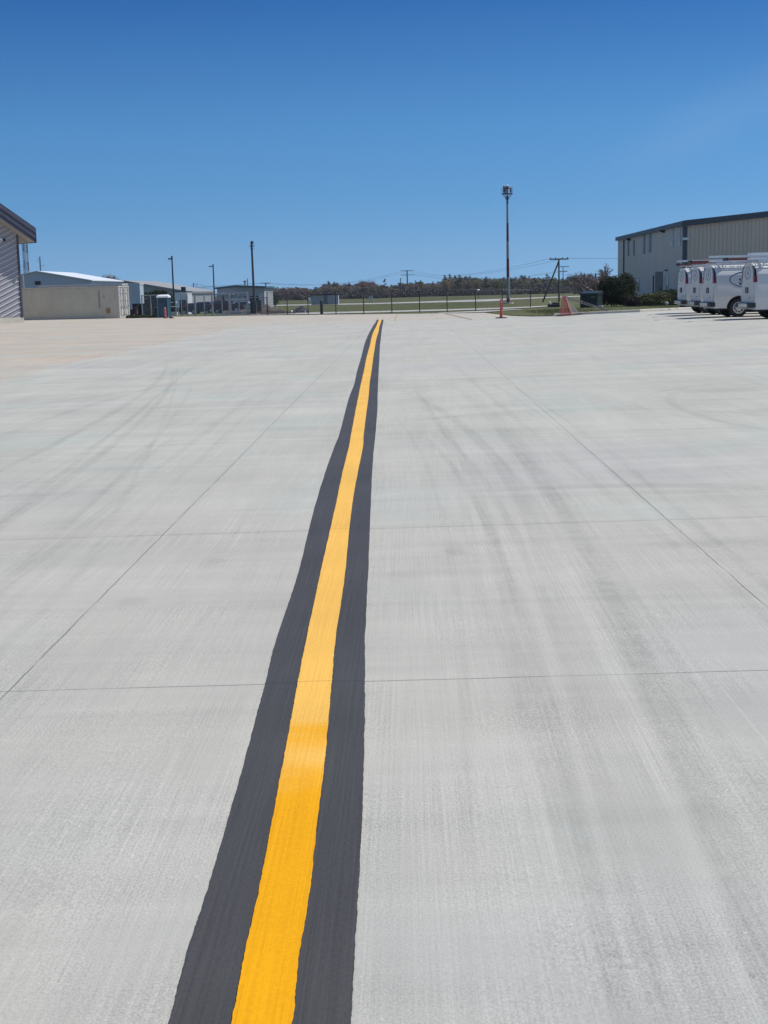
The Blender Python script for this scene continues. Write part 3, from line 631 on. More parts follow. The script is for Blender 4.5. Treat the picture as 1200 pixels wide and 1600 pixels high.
# big beige building on the right
def big_building():
    cnr = PX(1069, 345, 21.1); Yc = cnr.y; H = cnr.z; far = PX(965.5, 372.5, 21.1).y; z0 = -.2
    r = thing('metal_building', 'large two storey beige ribbed metal building with dark roof trim behind the vans', 'building', (21.1, Yc, z0))
    h = H-z0; D = far-Yc; Wd = 30; rise = 15*.085
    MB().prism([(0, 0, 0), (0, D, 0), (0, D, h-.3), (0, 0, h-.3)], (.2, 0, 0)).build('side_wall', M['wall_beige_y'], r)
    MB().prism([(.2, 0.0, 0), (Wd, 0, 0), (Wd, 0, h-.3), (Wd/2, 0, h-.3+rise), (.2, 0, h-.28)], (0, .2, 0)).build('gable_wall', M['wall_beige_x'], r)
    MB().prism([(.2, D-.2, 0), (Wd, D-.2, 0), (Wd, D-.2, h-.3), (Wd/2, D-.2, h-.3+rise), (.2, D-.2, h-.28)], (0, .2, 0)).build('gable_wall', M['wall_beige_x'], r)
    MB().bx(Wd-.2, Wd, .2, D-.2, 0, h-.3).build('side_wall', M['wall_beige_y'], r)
    for s in (0, 1):
        x0 = -.1 if s == 0 else Wd+.1
        MB().prism([(x0, -.1, h-.30), (Wd/2, -.1, h-.30+rise), (Wd/2, -.1, h-.12+rise), (x0, -.1, h-.12)], (0, D+.2, 0)).build('roof', M['bldg_trim'], r)
        MB().prism([(x0, -.11, h-.42), (Wd/2, -.11, h-.42+rise), (Wd/2, -.11, h+.02+rise), (x0, -.11, h+.02)], (0, -.12, 0)).build('roof_trim', M['bldg_trim'], r)
    MB().bx(-.24, -.1, -.23, D+.1, h-.36, h-.02).build('gutter', M['bldg_trim'], r)
    MB().bx(-.08, .24, -.08, .0, 0, h-.42).build('corner_trim', M['bldg_trim'], r)
    MB().bx(-.08, .0, 0, .22, 0, h-.36).build('corner_trim', M['bldg_trim'], r)
    def fy(z, yy=0): return PX(940+z/4.615, 310+yy/4.615, 21.1)
    y = fy(163, 400).y-Yc; MB().bx(-.10, 0, y-.12, y+.12, .2, h-.4).build('downspout', M['bldg_trim'], r)
    blank = mat('tinted window panel', (.15, .15, .158), .4)
    for x0, x1, ya, yb in ((187, 197, 300, 415), (227, 236, 300, 412), (299, 313, 262, 398), (342, 356, 250, 388)):
        A, B = fy(x0, ya), fy(x1, yb); w = MB().bx(-.03, .01, A.y-Yc, B.y-Yc, A.z-z0, B.z-z0).build('window', blank, r)
        MB().bx(-.05, .005, B.y-Yc-.07, B.y-Yc, A.z-z0, B.z-z0).build('frame', M['bldg_trim'], w)
    for x0, x1, ya, yb in ((502, 517, 225, 350), (555, 570, 207, 340)):
        A, B = fy(x0, ya), fy(x1, yb); mid = (A.z+B.z)/2+.1-z0
        w = MB().bx(-.03, .01, A.y-Yc, B.y-Yc, B.z-z0, A.z-z0).build('window', M['glass_dark'], r)
        MB().bx(-.045, .005, A.y-Yc+.12, B.y-Yc-.12, mid-.3, A.z-z0-.04).build('blind', M['white_wall'], w)
        MB().bx(-.05, .003, B.y-Yc-.10, B.y-Yc-.02, B.z-z0-.04, A.z-z0+.04).build('frame', M['grey_wall'], w)
    A, B = fy(390, 530), fy(440, 680); d = MB().bx(-.04, .01, A.y-Yc, B.y-Yc, .2, A.z-z0).build('door', mat('brown grey door', (.13, .12, .115), .6), r)
    MB().bx(-.07, .005, A.y-Yc+.8, A.y-Yc+1.0, .3, A.z-z0-.3).build('frame', M['dark_opening'], d); MB().box((-.08, B.y-Yc+.5, 1.4), (.06, .12, .3)).build('handle', M['dark_opening'], d)
    A, B = fy(463, 555), fy(481, 655); w = MB().bx(-.03, .01, A.y-Yc, B.y-Yc, B.z-z0, A.z-z0).build('window', M['glass_dark'], r)
    MB().bx(-.05, .005, A.y-Yc, A.y-Yc-.25, B.z-z0, A.z-z0).build('frame', M['white_wall'], w)
    A, B = fy(258, 582), fy(272, 670); MB().bx(-.03, .01, A.y-Yc, B.y-Yc, B.z-z0, A.z-z0).build('window', M['glass_dark'], r)
    for zx, zy, s in ((205, 298, .26), (452, 238, .28), (473, 520, .16)):
        A = fy(zx, zy); MB().prism([(0, A.y-Yc-s, A.z-z0-s*.4), (0, A.y-Yc-s, A.z-z0+s*.5), (-s*1.2, A.y-Yc-s, A.z-z0+s*.4), (-s*1.4, A.y-Yc-s, A.z-z0+s*.1)], (0, s*2, 0)).build('wall_lamp', M['dark_opening'], r)
    A = PY(1069, 373, Yc); MB().bx(-.12, .30, -.35, -.1, A.z-z0-.10, A.z-z0+.08).build('floodlight', M['white_roof'], r)
    MB().bx(-.05, .05, -.12, -.05, A.z-z0-.3, A.z-z0).build('lamp_bracket', M['bldg_trim'], r)
    return r
big_building()

# ================================================================== CONTAINER AND TRAILER
def container():
    p = GR(187.5, 497.2); L, W, H = 12.19, 2.44, 2.60
    r = thing('shipping_container', 'long cream steel shipping container with closed barred doors at its right end', 'container', (p.x, p.y, p.z), R(-8))
    ends = mat('container end cream', (0.50, 0.48, 0.43), .55, var=.1)
    m = MB(); n_ = int((L-.3)/.14); pr = []
    for i in range(n_+1):
        x = -.15-i*.14; d = .014 if i % 2 else 0.0
        pr += [(x, d), (x-.09, d)]
    for zz in (0,):
        m.grid([[(x, .03+d, .16) for x, d in pr], [(x, .03+d, H-.12) for x, d in pr]])
        m.grid([[(x, W-.03-d, .16) for x, d in pr], [(x, W-.03-d, H-.12) for x, d in pr]])
    m.bx(-L+.05, -.08, .08, W-.08, .14, H-.06)
    m.build('body', M['cream'], r)
    m = MB()
    for x in (-.075, -L+.075):
        for y in (.075, W-.075): m.bx(x-.075, x+.075, y-.075, y+.075, 0, H)
    m.bx(-L+.15, -.15, 0, .10, .02, .16); m.bx(-L+.15, -.15, W-.10, W, .02, .16)
    m.bx(-.12, -.002, .15, W-.15, .02, .17); m.bx(-.12, -.002, .15, W-.15, H-.13, H)
    m.build('frame', ends, r)
    m = MB(); m.bx(-L+.15, -.15, -.01, .09, H-.10, H+.01); m.bx(-L+.15, -.15, W-.09, W+.01, H-.10, H+.01); m.build('top_rail', M['cream_dirty'], r)
    for x in (-.08, -L+.08):
        for y in (.08, W-.08):
            for z in (.06, H-.05): MB().box((x, y, z), (.178, .178, .12)).build('corner_casting', ends, r)
    MB().bx(-L+.1, -.1, .09, W-.09, H-.055, H-.02).build('roof', M['white_wall'], r)
    for s, (y0, y1) in enumerate(((.15, W/2-.01), (W/2+.01, W-.15))):
        d = MB(); d.bx(-.10, -.03, y0, y1, .17, H-.13)
        for k in range(4): d.bx(-.03, .0, y0+.07, y1-.07, .28+k*.57, .28+k*.57+.40)
        d = d.build('door', M['cream_dirty'], r)
        for yy in (y0+.28, y1-.28):
            b_ = MB(); b_.tube((.025, yy, .10), (.025, yy, H-.06), .028, n=8)
            for z in (.3, .85, 1.25, 1.8, 2.3): b_.bx(-.012, .04, yy-.06, yy+.06, z-.04, z+.04)
            b_.build('lock_rod', M['galv'], d)
            MB().bar((.05, yy, 1.05), (.05, yy+.32, 1.0), .03, .05).build('handle', M['galv'], d)
        g_ = MB(); g_.bx(-.03, -.015, y0+.0, y0+.03, .2, H-.2)
        for k in range(4): g_.bx(-.014, .0, y1-.12, y1, .35+k*.6, .42+k*.6)
        g_.build('hinge', M['dark_opening'], d)
    o = MB().box((-.98, -.004, .62), (.34, .012, .42)).build('stain', M['rust'], r)
    m = MB(); m.bx(-1.72, -1.66, -.02, .02, .85, 2.25); m.build('vent_strip', mat('shadow grey tape', (.25, .25, .24), .6), r)
    MB().box((-1.28, .0, 1.75), (.16, .02, .2)).build('marking_plate', M['grey_wall'], r)
container()
p_ = PY(190.5, 447, 117); q_ = PY(60, 447, 117); z_ = gz(p_.x, 117); t_ = PY(190.5, 442.8, 117).z-z_
r = thing('storage_container', 'second container hidden behind the cream one, only its bright top edge showing', 'container', (p_.x, 117, z_))
MB().bx(q_.x-p_.x, 0, 0, 2.4, 0, t_-.12).build('body', M['grey_wall'], r); MB().bx(q_.x-p_.x, .02, -.05, 2.45, t_-.12, t_).build('top_rail', M['white_wall'], r)
def trailer():
    Y = 165; a, b = PY(217.5, 442.2, Y), PY(211, 474.5, Y); gzv = gz(a.x, Y); H = a.z-gzv; Lz = b.z-gzv
    r = thing('semi_trailer', 'white box trailer parked behind the right end of the cream container', 'trailer', (a.x, Y, gzv))
    MB().bx(-9, 0, 0, 2.5, Lz, H-.15).build('body', mat('blue white trailer skin', (.50, .55, .60), .35, var=.08, scale=1), r)
    m = MB(); m.bx(-9, .05, -.04, 2.54, H-.2, H); m.bx(-.12, .05, -.05, .0, Lz, H-.2); m.bx(-1.25, -.98, -.05, .0, Lz-.7, H-.2); m.bx(-1.75, -1.6, -.05, .0, Lz-.7, H-.2); m.build('trim', M['white_paint'], r)
    MB().bx(-1.6, -1.25, -.04, .0, Lz-.6, Lz+1.5).build('side_panel', M['white_wall'], r)
    for x in (-1.3, -2.3, -7.6):
        w = MB().tube((x, .0, .5), (x, .35, .5), .5, n=20).build('wheel', M['rubber'], r); MB().tube((x, -.02, .5), (x, .02, .5), .26, n=14).build('rim', M['maroon'], w)
    MB().bx(-8, -.5, .3, 2.2, Lz-.35, Lz).build('chassis', M['dark_opening'], r)
    MB().bx(-.9, -.5, .1, .9, .25, Lz-.3).build('toolbox', M['maroon'], r)
trailer()

# ================================================================== TOILET, CABINETS, DELINEATORS
def toilet():
    a, b = GR(246.5, 496.6), GR(264.5, 497); D = .9; H = 1.62
    r = thing('portable_toilet', 'teal portable toilet with a white domed roof beside the silver fence', 'toilet', (a.x+.02, a.y, a.z), R(-2)); W = .86
    m = MB(); m.bx(0, W, 0, D, .06, H); body = m.build('body', M['teal'], r, bevel=.03)
    pe = mat('pale teal edge', (.08, .2, .27), .4)
    for x in (.03, W-.03):
        for y in (-.005, D+.005): MB().bx(x-.04, x+.04, y-.03, y+.03, .03, H-.01).build('corner_post', pe, r)
    d = MB().bx(.13, W-.13, -.035, -.004, .12, H-.12).build('door', mat('teal door', (.010, .065, .105), .4), r)
    MB().box((W-.22, -.05, .98), (.06, .03, .14)).build('handle', M['black_plastic'], d)
    m = MB(); [m.bx(.22, W-.22, -.045, -.036, H-.30-k*.05, H-.275-k*.05) for k in range(3)]; m.build('vent', M['black_plastic'], d)
    m = MB(); c = (W/2, D/2, H)
    rows_ = []
    for k in range(6):
        s = 1-(k/5)**2*.75; z = H+.02+.17*math.sin(k/5*math.pi/2)
        rows_.append([(W/2+(W/2+.05)*s*x, D/2+(D/2+.05)*s*y, z) for x, y in ((-1, -1), (-.4, -1.02), (.4, -1.02), (1, -1), (1.02, -.3), (1.02, .3), (1, 1), (.4, 1.02), (-.4, 1.02), (-1, 1), (-1.02, .3), (-1.02, -.3), (-1, -1))])
    m.grid([[(x, y, H-.06) for x, y, z in rows_[0]]]+rows_); m.add([(x, y, z) for x, y, z in rows_[-1][:-1]], [tuple(range(12))]); m.build('roof', M['white_roof'], r)
    MB().tube((W-.15, D-.15, H), (W-.15, D-.15, H+.22), .05).build('vent_pipe', M['white_roof'], r)
    m = MB(); m.bx(.0, W, 0, D, -.02, .07); m.bx(.05, .2, -.06, D+.06, -.02, .05); m.bx(W-.2, W-.05, -.06, D+.06, -.02, .05); m.build('skid', M['black_plastic'], r)
toilet()
def cabinet(name, label, p, w, d, h, rz, material, lid=.06):
    r = thing(name, label, 'cabinet', p, rz)
    MB().bx(0, w, 0, d, -.05, h).build('body', material, r, bevel=.02)
    MB().prism([(-.03, -.03, h), (w+.03, -.03, h), (w+.03, d*.5, h+lid), (-.03, d*.5, h+lid)], (0, 0, .04)).build('lid', material, r) if False else MB().add([(-.04, -.04, h), (w+.04, -.04, h), (w+.04, d+.04, h), (-.04, d+.04, h), (-.02, 0, h+lid*.4), (w+.02, 0, h+lid*.4), (w+.02, d, h+lid), (-.02, d, h+lid)], [(0, 1, 5, 4), (1, 2, 6, 5), (2, 3, 7, 6), (3, 0, 4, 7), (4, 5, 6, 7), (3, 2, 1, 0)]).build('lid', material, r)
    return r
p = GR(240, 495.2); r = cabinet('utility_cabinet', 'low dark green cabinet touching the left side of the teal toilet', (p.x, p.y+.3, p.z), .52, .6, .75, 0, M['green_box'])
MB().bx(.25, .27, -.012, .0, .05, .70).build('door_seam', M['dark_opening'], r)
p = GR(906, 482.5); r = cabinet('transformer_box', 'big dark green transformer box on the grass behind the red mesh barrier', (p.x+.0, p.y-.1, gz(p.x, p.y)+.02), 1.12, 1.0, .84, R(-26), M['green_box'], .22)
MB().bx(.72, .98, -.012, .0, .66, .71).build('label_plate', M['rust'], r); MB().bx(.555, .565, -.012, 0, .05, .80).build('door_seam', M['dark_opening'], r)
MB().box((.12, -.02, .45), (.06, .05, .12)).build('padlock', M['galv'], r); MB().box((1.3, .1, .12), (.25, .2, .1)).build('concrete_pad', M['kerb'], r)

def delineator(label, px, py, h, wr, base, pm=None):
    p = GR(px, py); r = thing('delineator_post', label, 'traffic post', (p.x, p.y, p.z), 0, 'orange traffic delineators')
    MB().lathe([(wr*1.0, .03), (wr*1.0, .08), (wr*.86, .15), (wr*.72, h*.9), (wr*.5, h*.96), (wr*.34, h)], 16).build('post', pm or M['orange_pl'], r)
    rbm = mat('reflective band', (.55, .16, .17), .4)
    for k, k2, z in ((.83, .815, h*.52), (.77, .755, h*.80)): MB().lathe([(wr*k, z), (wr*k2, z+.08)], 16).build('reflective_band', rbm, r)
    m = MB(); m.lathe([(base, -.0), (base, .035), (base*.9, .05), (wr*1.15, .06)], 8); m.build('base', M['rubber'], r)
    return r
delineator('orange traffic post on a black base standing alone near the grass on the right', 783.2, 497.2, 1.02, .085, .31)
delineator('faded orange traffic post standing in front of the teal toilet', 258.5, 497.4, .86, .11, .16, mat('sun faded orange', (.42, .13, .12), .6))
p = GR(268, 497.4); o = MB().lathe([(.19, 0), (.19, .04), (.17, .06), (.10, .07), (.085, .12)], 12).build('rubber_base', M['rubber']); o.location = p; tag(o, 'empty black rubber base on the ground right of the teal toilet', 'base')

# red mesh A-frame with a long grey beam
def barrier():
    p = GR(884, 494); Y = p.y; z = p.z
    pts = {k: PY(x, y, Y+dy)-p for k, (x, y, dy) in dict(top=(881, 464.5, .3), bl=(874.5, 493.5, 0), br=(892.5, 494, 0), back=(905, 492.3, 1.0), backl=(880, 492.5, 1.1), tip=(950, 488.5, 1.2)).items()}
    for k in ('bl', 'br', 'back', 'backl'): pts[k].z = .04+gz(p.x+pts[k].x, p.y+pts[k].y)-z
    r = thing('mesh_barrier', 'red mesh A-frame with a long grey perforated beam sloping to the kerb', 'barrier', (p.x, p.y, p.z+.02))
    t, bl, br, bk, bb = pts['top'], pts['bl'], pts['br'], pts['back'], pts['backl']; tl = t+Vector((-.07, 0, 0)); tr = t+Vector((.07, 0, 0))
    def panel(name, poly, mt):
        m = MB(); n = (poly[1]-poly[0]).cross(poly[2]-poly[0]).normalized()*.006
        # lay the mesh in its own plane: local x along the bottom edge
        e = (poly[1]-poly[0]).normalized(); nn = n.normalized(); f = nn.cross(e)
        Mx = Matrix((e, nn, f)).transposed().to_4x4(); Mx.translation = poly[0]
        inv = Mx.inverted(); m.prism([inv @ q for q in poly], (0, .006, 0)); o = m.build(name, mt, r); o.matrix_local = Mx
    panel('mesh_panel', [bl, br, tr, tl], M['red_mesh']); panel('mesh_panel', [br+Vector((.02, .02, 0)), bk, tr+Vector((.02, .02, 0))], M['grey_mesh'])
    for a, b, rr, mt in ((bl, tl, .010, M['orange_pl']), (br, tr, .030, M['orange_pl']), (bk, tr, .02, M['galv']), (bb, tl, .02, M['galv']), (bl, br, .010, M['maroon']), (tl, tr, .02, M['orange_pl'])):
        MB().tube(a, b, rr).build('pole', mt, r)
    MB().bar(bl-Vector((.12, 0, .02)), bk+Vector((.1, 0, -.02)), .10, .05).build('foot', M['rubber'], r)
    q = pts['tip']; q.z = .1+gz(p.x+q.x, p.y+q.y)-z; a = t+Vector((.02, .05, 0)); d = q-a
    beam = mat('dull grey beam', (.22, .205, .20), .7); m = MB()
    s = lambda k: a+d*k; up = Vector((0, 0, 1))
    m.bar(s(0), s(.33), .05, .11); m.bar(s(.66), s(1), .05, .10)
    m.bar(s(.33)+up*.045, s(.66)+up*.045, .05, .03); m.bar(s(.33)-up*.045, s(.66)-up*.045, .05, .03)
    for k in range(6): c = s(.345+k*.06); m.box(c, (.03, .05, .09))
    m.build('beam', beam, r)
barrier()
p = GR(865, 478.5); m = MB(); m.bx(-.42, .42, -.3, .3, -.05, .16); m.bx(-.1, .42, -.2, .2, .16, .27)
r = thing('ground_box', 'low black equipment block in the grass at the foot of the braced pole', 'equipment', (p.x, p.y, p.z)); m.build('body', M['black_plastic'], r, bevel=.04)
MB().lathe([(.06, .16), (.07, .30), (.03, .36)], 10, (-.28, -.1, 0)).build('cap', M['white_roof'], r)

# ================================================================== POLES, TOWERS, WIRES
def light_pole(label, px, pyb, pyt, Y, rad, side, arm=.9, group='light poles by the fence'):
    p = GD(px, Y); H = PY(px, pyt, Y).z-p.z
    r = thing('light_pole', label, 'light pole', (p.x, Y, p.z), 0, group)
    MB().tube((0, 0, 0), (0, 0, H), rad, rad*.7, 10).build('pole', M['dark_pole'], r)
    MB().bx(-.25, .25, -.25, .25, -.1, .25).build('base', M['kerb'], r)
    MB().bar((0, 0, H-.18), (side*arm, 0, H-.12), .07, .07).build('arm', M['dark_pole'], r)
    MB().box((side*arm, 0, H-.13), (.34, .3, .12)).build('lamp_head', M['dark_pole'], r, bevel=.03)
    MB().tube((0, 0, H-.2), (0, 0, H+.12), rad*.9).build('cap', M['dark_pole'], r)
    return r
light_pole('tall dark light pole just right of the teal toilet', 271.8, 492, 402, 122, .085, -1, .16)
light_pole('dark light pole behind the silver gate, in front of the green roofed building', 335.3, 486, 414.5, 170, .10, -1, .35)
light_pole('short distant light pole between the two taller dark poles', 303.5, 480, 443, 330, .12, 1, .9)
light_pole('small distant lamp post beside the utility pole over the trees', 626.5, 470, 435, 520, .2, 1, .8)
def bare_pole():
    Y = 108; p = GD(397.3, Y); H = PY(397, 379, Y).z-p.z
    r = thing('steel_pole', 'tallest dark pole on the left, no lamp, two small brackets near its top', 'pole', (p.x, Y, p.z))
    MB().tube((0, 0, -.1), (-.04, 0, H), .10, .075, 12).build('pole', M['dark_pole'], r)
    m = MB(); m.bx(-.22, .18, -.06, .06, H-.30, H-.23); m.bx(-.15, .13, -.05, .05, H-.52, H-.47); m.build('bracket', M['dark_pole'], r)
    MB().lathe([(.15, H-.1), (.10, H+.12)], 10).build('cap', M['dark_pole'], r)
    MB().bx(-.35, .35, -.3, .3, -.1, .12).build('base', M['kerb'], r); MB().bx(.2, .55, -.15, .15, .3, 1.2).build('junction_box', M['dark_pole'], r)
bare_pole()
def utility_pole(label, px, pyt, Y, arms, strut=None, rad=.14):
    p = GD(px, Y); H = PY(px, pyt, Y).z-p.z
    r = thing('utility_pole', label, 'utility pole', (p.x, Y, p.z), 0, 'wooden utility poles')
    MB().tube((0, 0, -.3), (0, 0, H), rad*1.15, rad*.8, 10).build('pole', M['wood_pole'], r)
    for dz, hw in arms:
        a = MB().bx(-hw, hw, -.09-rad, .03-rad, H-dz-.09, H-dz+.09).build('crossarm', M['wood_pole'], r)
        for x in (-hw*.9, -hw*.35, hw*.35, hw*.9): MB().lathe([(.05, H-dz+.09), (.09, H-dz+.16), (.05, H-dz+.30)], 8, (x, -rad, 0)).build('insulator', M['dark_pole'], a)
    if strut:
        q = GD(strut[0], Y); q.z = PY(strut[0], strut[1], Y).z; MB().tube(q-p, (0, 0, H-.3), rad*1.0, rad*.8, 8).build('brace', M['wood_pole'], r)
    return Vector((p.x, Y, p.z+H))
uA = utility_pole('utility pole with one crossarm braced by a long leaning timber', 873.5, 404.5, 217, [(.05, 1.5)], (848, 472))
uB = utility_pole('utility pole with two crossarms far behind the braced pole', 880, 416, 420, [(.15, 1.7), (1.6, 1.3)])
uC = utility_pole('utility pole with two crossarms rising over the middle of the trees', 637, 422, 560, [(.3, 2.6), (2.0, 2.6)], rad=.3)
uD = utility_pole('utility pole with one crossarm at the left end of the trees', 416.2, 442, 420, [(.1, 1.4)], rad=.22)
uE = utility_pole('slim utility pole standing behind the green roofed building', 383.8, 438, 420, [(.5, .5)], rad=.22)
uF = utility_pole('dark stub pole beside the evergreen shrub at the building', 930.5, 427, 300, [], rad=.25)
def wire(label, a, b, off, sag=1.0, rr=.03):
    m = MB(); N = 24; pts = []
    for k in range(N+1):
        t = k/N; q = a.lerp(b, t)+off; q.z -= sag*4*t*(1-t); pts.append(q)
    for u, v in zip(pts, pts[1:]): m.tube(u, v, rr, n=5, cap=False)
    tag(m.build('overhead_wire', M['dark_pole']), label, 'wire', 'overhead wires')
rt = Vector((uA.x+150, 240, uA.z+2))
for nm, o in (('upper left', -1.3), ('lower right', 1.3)):
    wire('thin wire from the braced pole leftwards over the trees, on the %s crossarm end' % nm.split()[1], uA, uC, Vector((o, 0, .1)), 2.5, .018)
    wire('thin wire from the braced pole rightwards, on its %s crossarm end' % nm.split()[1], uA, rt, Vector((o, 0, .1)), 1.5, .013)
    wire('thin wire from the middle pole to the left end of the trees, %s of two' % nm.split()[1], uC, uD, Vector((o, 0, -.1)), 2.5, .028)
    wire('thin wire leftwards from the farther double armed pole, %s of two' % nm.split()[1], uB, uC, Vector((o, 0, -1.4)), 2.5, .024)
    wire('thin overhead wire passing above the green roofed building, %s one of two' % nm.split()[1], uD, Vector((uD.x-260, 420, uD.z)), Vector((o, 0, 0)), 3, .026)

def beacon_tower():
    Y = 234; p = GD(794, Y); top = PY(793, 292, Y).z-p.z; r_ = .29
    r = thing('antenna_tower', 'tall slim pole banded red and white with a railed antenna platform on top', 'tower', (p.x, Y, p.z))
    zz = [PY(793, y, Y).z-p.z for y in (474, 466, 433, 404, 377, 349, 319, 305)]; zz[0] = -.2
    for i, (a, b) in enumerate(zip(zz, zz[1:])):
        f0, f1 = 1-.5*a/top, 1-.5*b/top
        MB().tube((0, 0, a), (0, 0, b), r_*f0, r_*f1, 12).build('pole_section', M['red_white_red'] if i % 2 == 0 else M['tower_white'], r)
    zp = PY(793, 302.5, Y).z-p.z
    m = MB(); m.lathe([(.95, zp-.12), (.95, zp+.03)], 16); m.build('platform', M['red_white_red'], r)
    for a in range(4):
        c, s = math.cos(a*math.pi/2+.4), math.sin(a*math.pi/2+.4); MB().bar((c*.85, s*.85, zp-.1), (c*.12, s*.12, zp-1.05), .07, .07).build('brace', M['red_white_red'], r)
    m = MB()
    for z in (.5, .95):
        for k in range(12): m.tube((math.cos(k*math.pi/6)*.93, math.sin(k*math.pi/6)*.93, zp+z), (math.cos((k+1)*math.pi/6)*.93, math.sin((k+1)*math.pi/6)*.93, zp+z), .025, n=5)
    for k in range(8): m.tube((math.cos(k*math.pi/4)*.93, math.sin(k*math.pi/4)*.93, zp), (math.cos(k*math.pi/4)*.93, math.sin(k*math.pi/4)*.93, zp+.97), .025, n=5)
    m.build('railing', M['tower_white'], r)
    for x, h, w in ((-.55, 1.15, .19), (.58, .85, .16)): MB().lathe([(w, zp+.15), (w, zp+h), (w*.5, zp+h+.12)], 10, (x, -.2, 0)).build('antenna', M['red_white_red'], r)
    for x, h, w in ((-.3, 1.1, .1),): MB().lathe([(w, zp+.1), (w, zp+h)], 10, (x, .2, 0)).build('antenna', M['tower_white'], r)
    m = MB(); m.lathe([(.14, zp), (.16, zp+.7), (.34, zp+.75), (.36, zp+1.15), (.18, zp+1.2)], 12); m.build('beacon_drum', M['dark_pole'], r)
    MB().lathe([(.2, zp+1.2), (.22, zp+1.32), (.12, zp+1.45)], 12).build('beacon_dome', M['white_roof'], r)
    MB().lathe([(.9, -.15), (.85, .15)], 12, (.1, 0, 0)).build('foundation', M['kerb'], r)
beacon_tower()
def lattice(label, px, pyt, Y, w, cols, feet=None, arms=()):
    p = GD(px, Y); H = PY(px, pyt, Y).z-p.z; r = thing('radio_mast', label, 'radio mast', (p.x, Y, p.z), 0, 'radio masts behind the slatted building')
    legs = [(w*.58*math.cos(a), w*.58*math.sin(a)) for a in (-.5, 1.6, 3.7)]; n = 8; tw = w*.05+.05
    for i in range(n):
        z0, z1 = H*i/n, H*(i+1)/n; m = MB(); sub = 4
        for k in range(3):
            m.tube((*legs[k], z0), (*legs[k], z1), tw, n=5)
            for s_ in range(sub):
                za, zb = z0+(z1-z0)*s_/sub, z0+(z1-z0)*(s_+1)/sub; a, b = legs[k], legs[(k+1) % 3]
                m.tube((*a, za), (*b, zb), tw*.5, n=4); m.tube((*b, za), (*a, zb), tw*.5, n=4)
        m.build('mast_section', cols[i % len(cols)], r)
    for z, x, l in arms:
        m = MB(); m.tube((0, 0, z), (x, 0, z), .08, n=5); m.tube((x, 0, z-l/2), (x, 0, z+l/2), .07, n=5); m.build('antenna', M['galv'], r)
lattice('slim grey lattice mast nearest the slatted building', 41.5, 364, 600, .75, [M['dark_pole'], M['galv']], arms=[(15, -1.8, 4), (17, -1.8, 1)])
lattice('wider lattice mast with red and white sections', 46.6, 368, 600, 1.3, [M['maroon'], M['galv']], arms=[(24, -1.2, 2)])
lattice('short thin mast with side antennas over the white hangar roof', 66.5, 401, 600, .45, [M['dark_pole']], arms=[(12, 1.4, 3.5), (12, -.8, 3), (19.5, -1.6, .3), (17, 1.5, 1.5)])
p = GR(39.6, 497.6); o = MB().bx(-.08, .08, -.08, .08, 0, PY(35, 429.5, p.y).z-p.z).build('steel_post', M['galv']); o.location = p; tag(o, 'pale grey post between the slatted building and the container', 'post')
for i, (px, py) in enumerate(((577.5, 463), (581.2, 463.2))):
    p = GD(px, 330); r = thing('field_sign', 'white upright marker in the grass, %s of the pair below the reddish tree' % ('left one' if i == 0 else 'right one'), 'marker', (p.x, 330, p.z), 0, 'field markers')
    MB().bx(-.17, .17, -.04, .04, .3, 1.5).build('panel', M['white_roof'], r); MB().bx(-.04, .04, .04, .1, 0, 1.4).build('post', M['galv'], r)
p = GD(747.5, 330); r = thing('white_marker', 'tiny white rounded marker on the far grass right of centre', 'marker', (p.x, 330, p.z)); MB().lathe([(.40, 2.2), (.30, 2.3), (.1, 2.4)], 10).build('dome', M['white_roof'], r); MB().bx(-.04, .04, -.04, .04, 0, 2.25).build('post', M['dark_pole'], r)

# ================================================================== FENCES
def fence(name, label, pts, Ys, pyt, post_m, link_m, rail=True, rad=.035, group=None, thick=(), hmin=None, drop=0):
    P = [GD(px, Y) for px, Y in zip(pts, Ys)]; o = P[0]; r = thing(name, label, 'fence', o, 0, group)
    T = [PY(px, py, Y).z for px, py, Y in zip(pts, pyt, Ys)]
    for i, (p, t) in enumerate(zip(P, T)):
        q = p-o; rr = rad*(1.7 if i in thick else 1)
        MB().tube(q-Vector((0, 0, .1)), (q.x, q.y, t-o.z+.03), rr, n=8).build('post', post_m, r)
        MB().lathe([(rr*1.25, t-o.z+.02), (rr*1.2, t-o.z+.07), (rr*.4, t-o.z+.12)], 8, (q.x, q.y, 0)).build('post_cap', post_m, r) if False else None
    for i in range(len(P)-1):
        a, b = P[i]-o, P[i+1]-o; L = math.hypot(b.x-a.x, b.y-a.y); ang = math.atan2(b.y-a.y, b.x-a.x)
        if rail: MB().tube((a.x, a.y, T[i]-o.z), (b.x, b.y, T[i+1]-o.z), rad*.5, n=6).build('top_rail', post_m, r)
        m = MB(); m.bx(0, L, -.004, .004, .05, (T[i]+T[i+1])/2-(P[i].z+P[i+1].z)/2-.02); q = m.build('mesh', link_m, r); q.location = a; q.rotation_euler = (0, 0, ang)
    return r
Yb = lambda px: 146-(px-400)*.018+(0 if px < 700 else 0)
bp = [417.5, 448.5, 481, 524.5, 568, 612, 655.5, 698.5, 743, 785, 829]
YB = [GR(x, y).y for x, y in zip(bp, [492.0, 491.6, 491, 490.3, 489.3, 488.2, 487.0, 486.2, 485.0, 482.5, 479.4])]
fence('black_fence', 'long black chain link fence crossing the middle behind the apron', bp, YB, [456.4, 456.2, 456, 455.7, 455.3, 455, 454.7, 454.3, 453.8, 453.4, 453], M['black_steel'], M['link_black'], rad=.036)
p = GR(502.7, 491.2); o = MB().lathe([(.12, -.1), (.12, 1.0), (.09, 1.08), (.03, 1.12)], 12).build('bollard', M['black_steel']); o.location = p; tag(o, 'short thick black bollard in front of the long black fence', 'bollard')
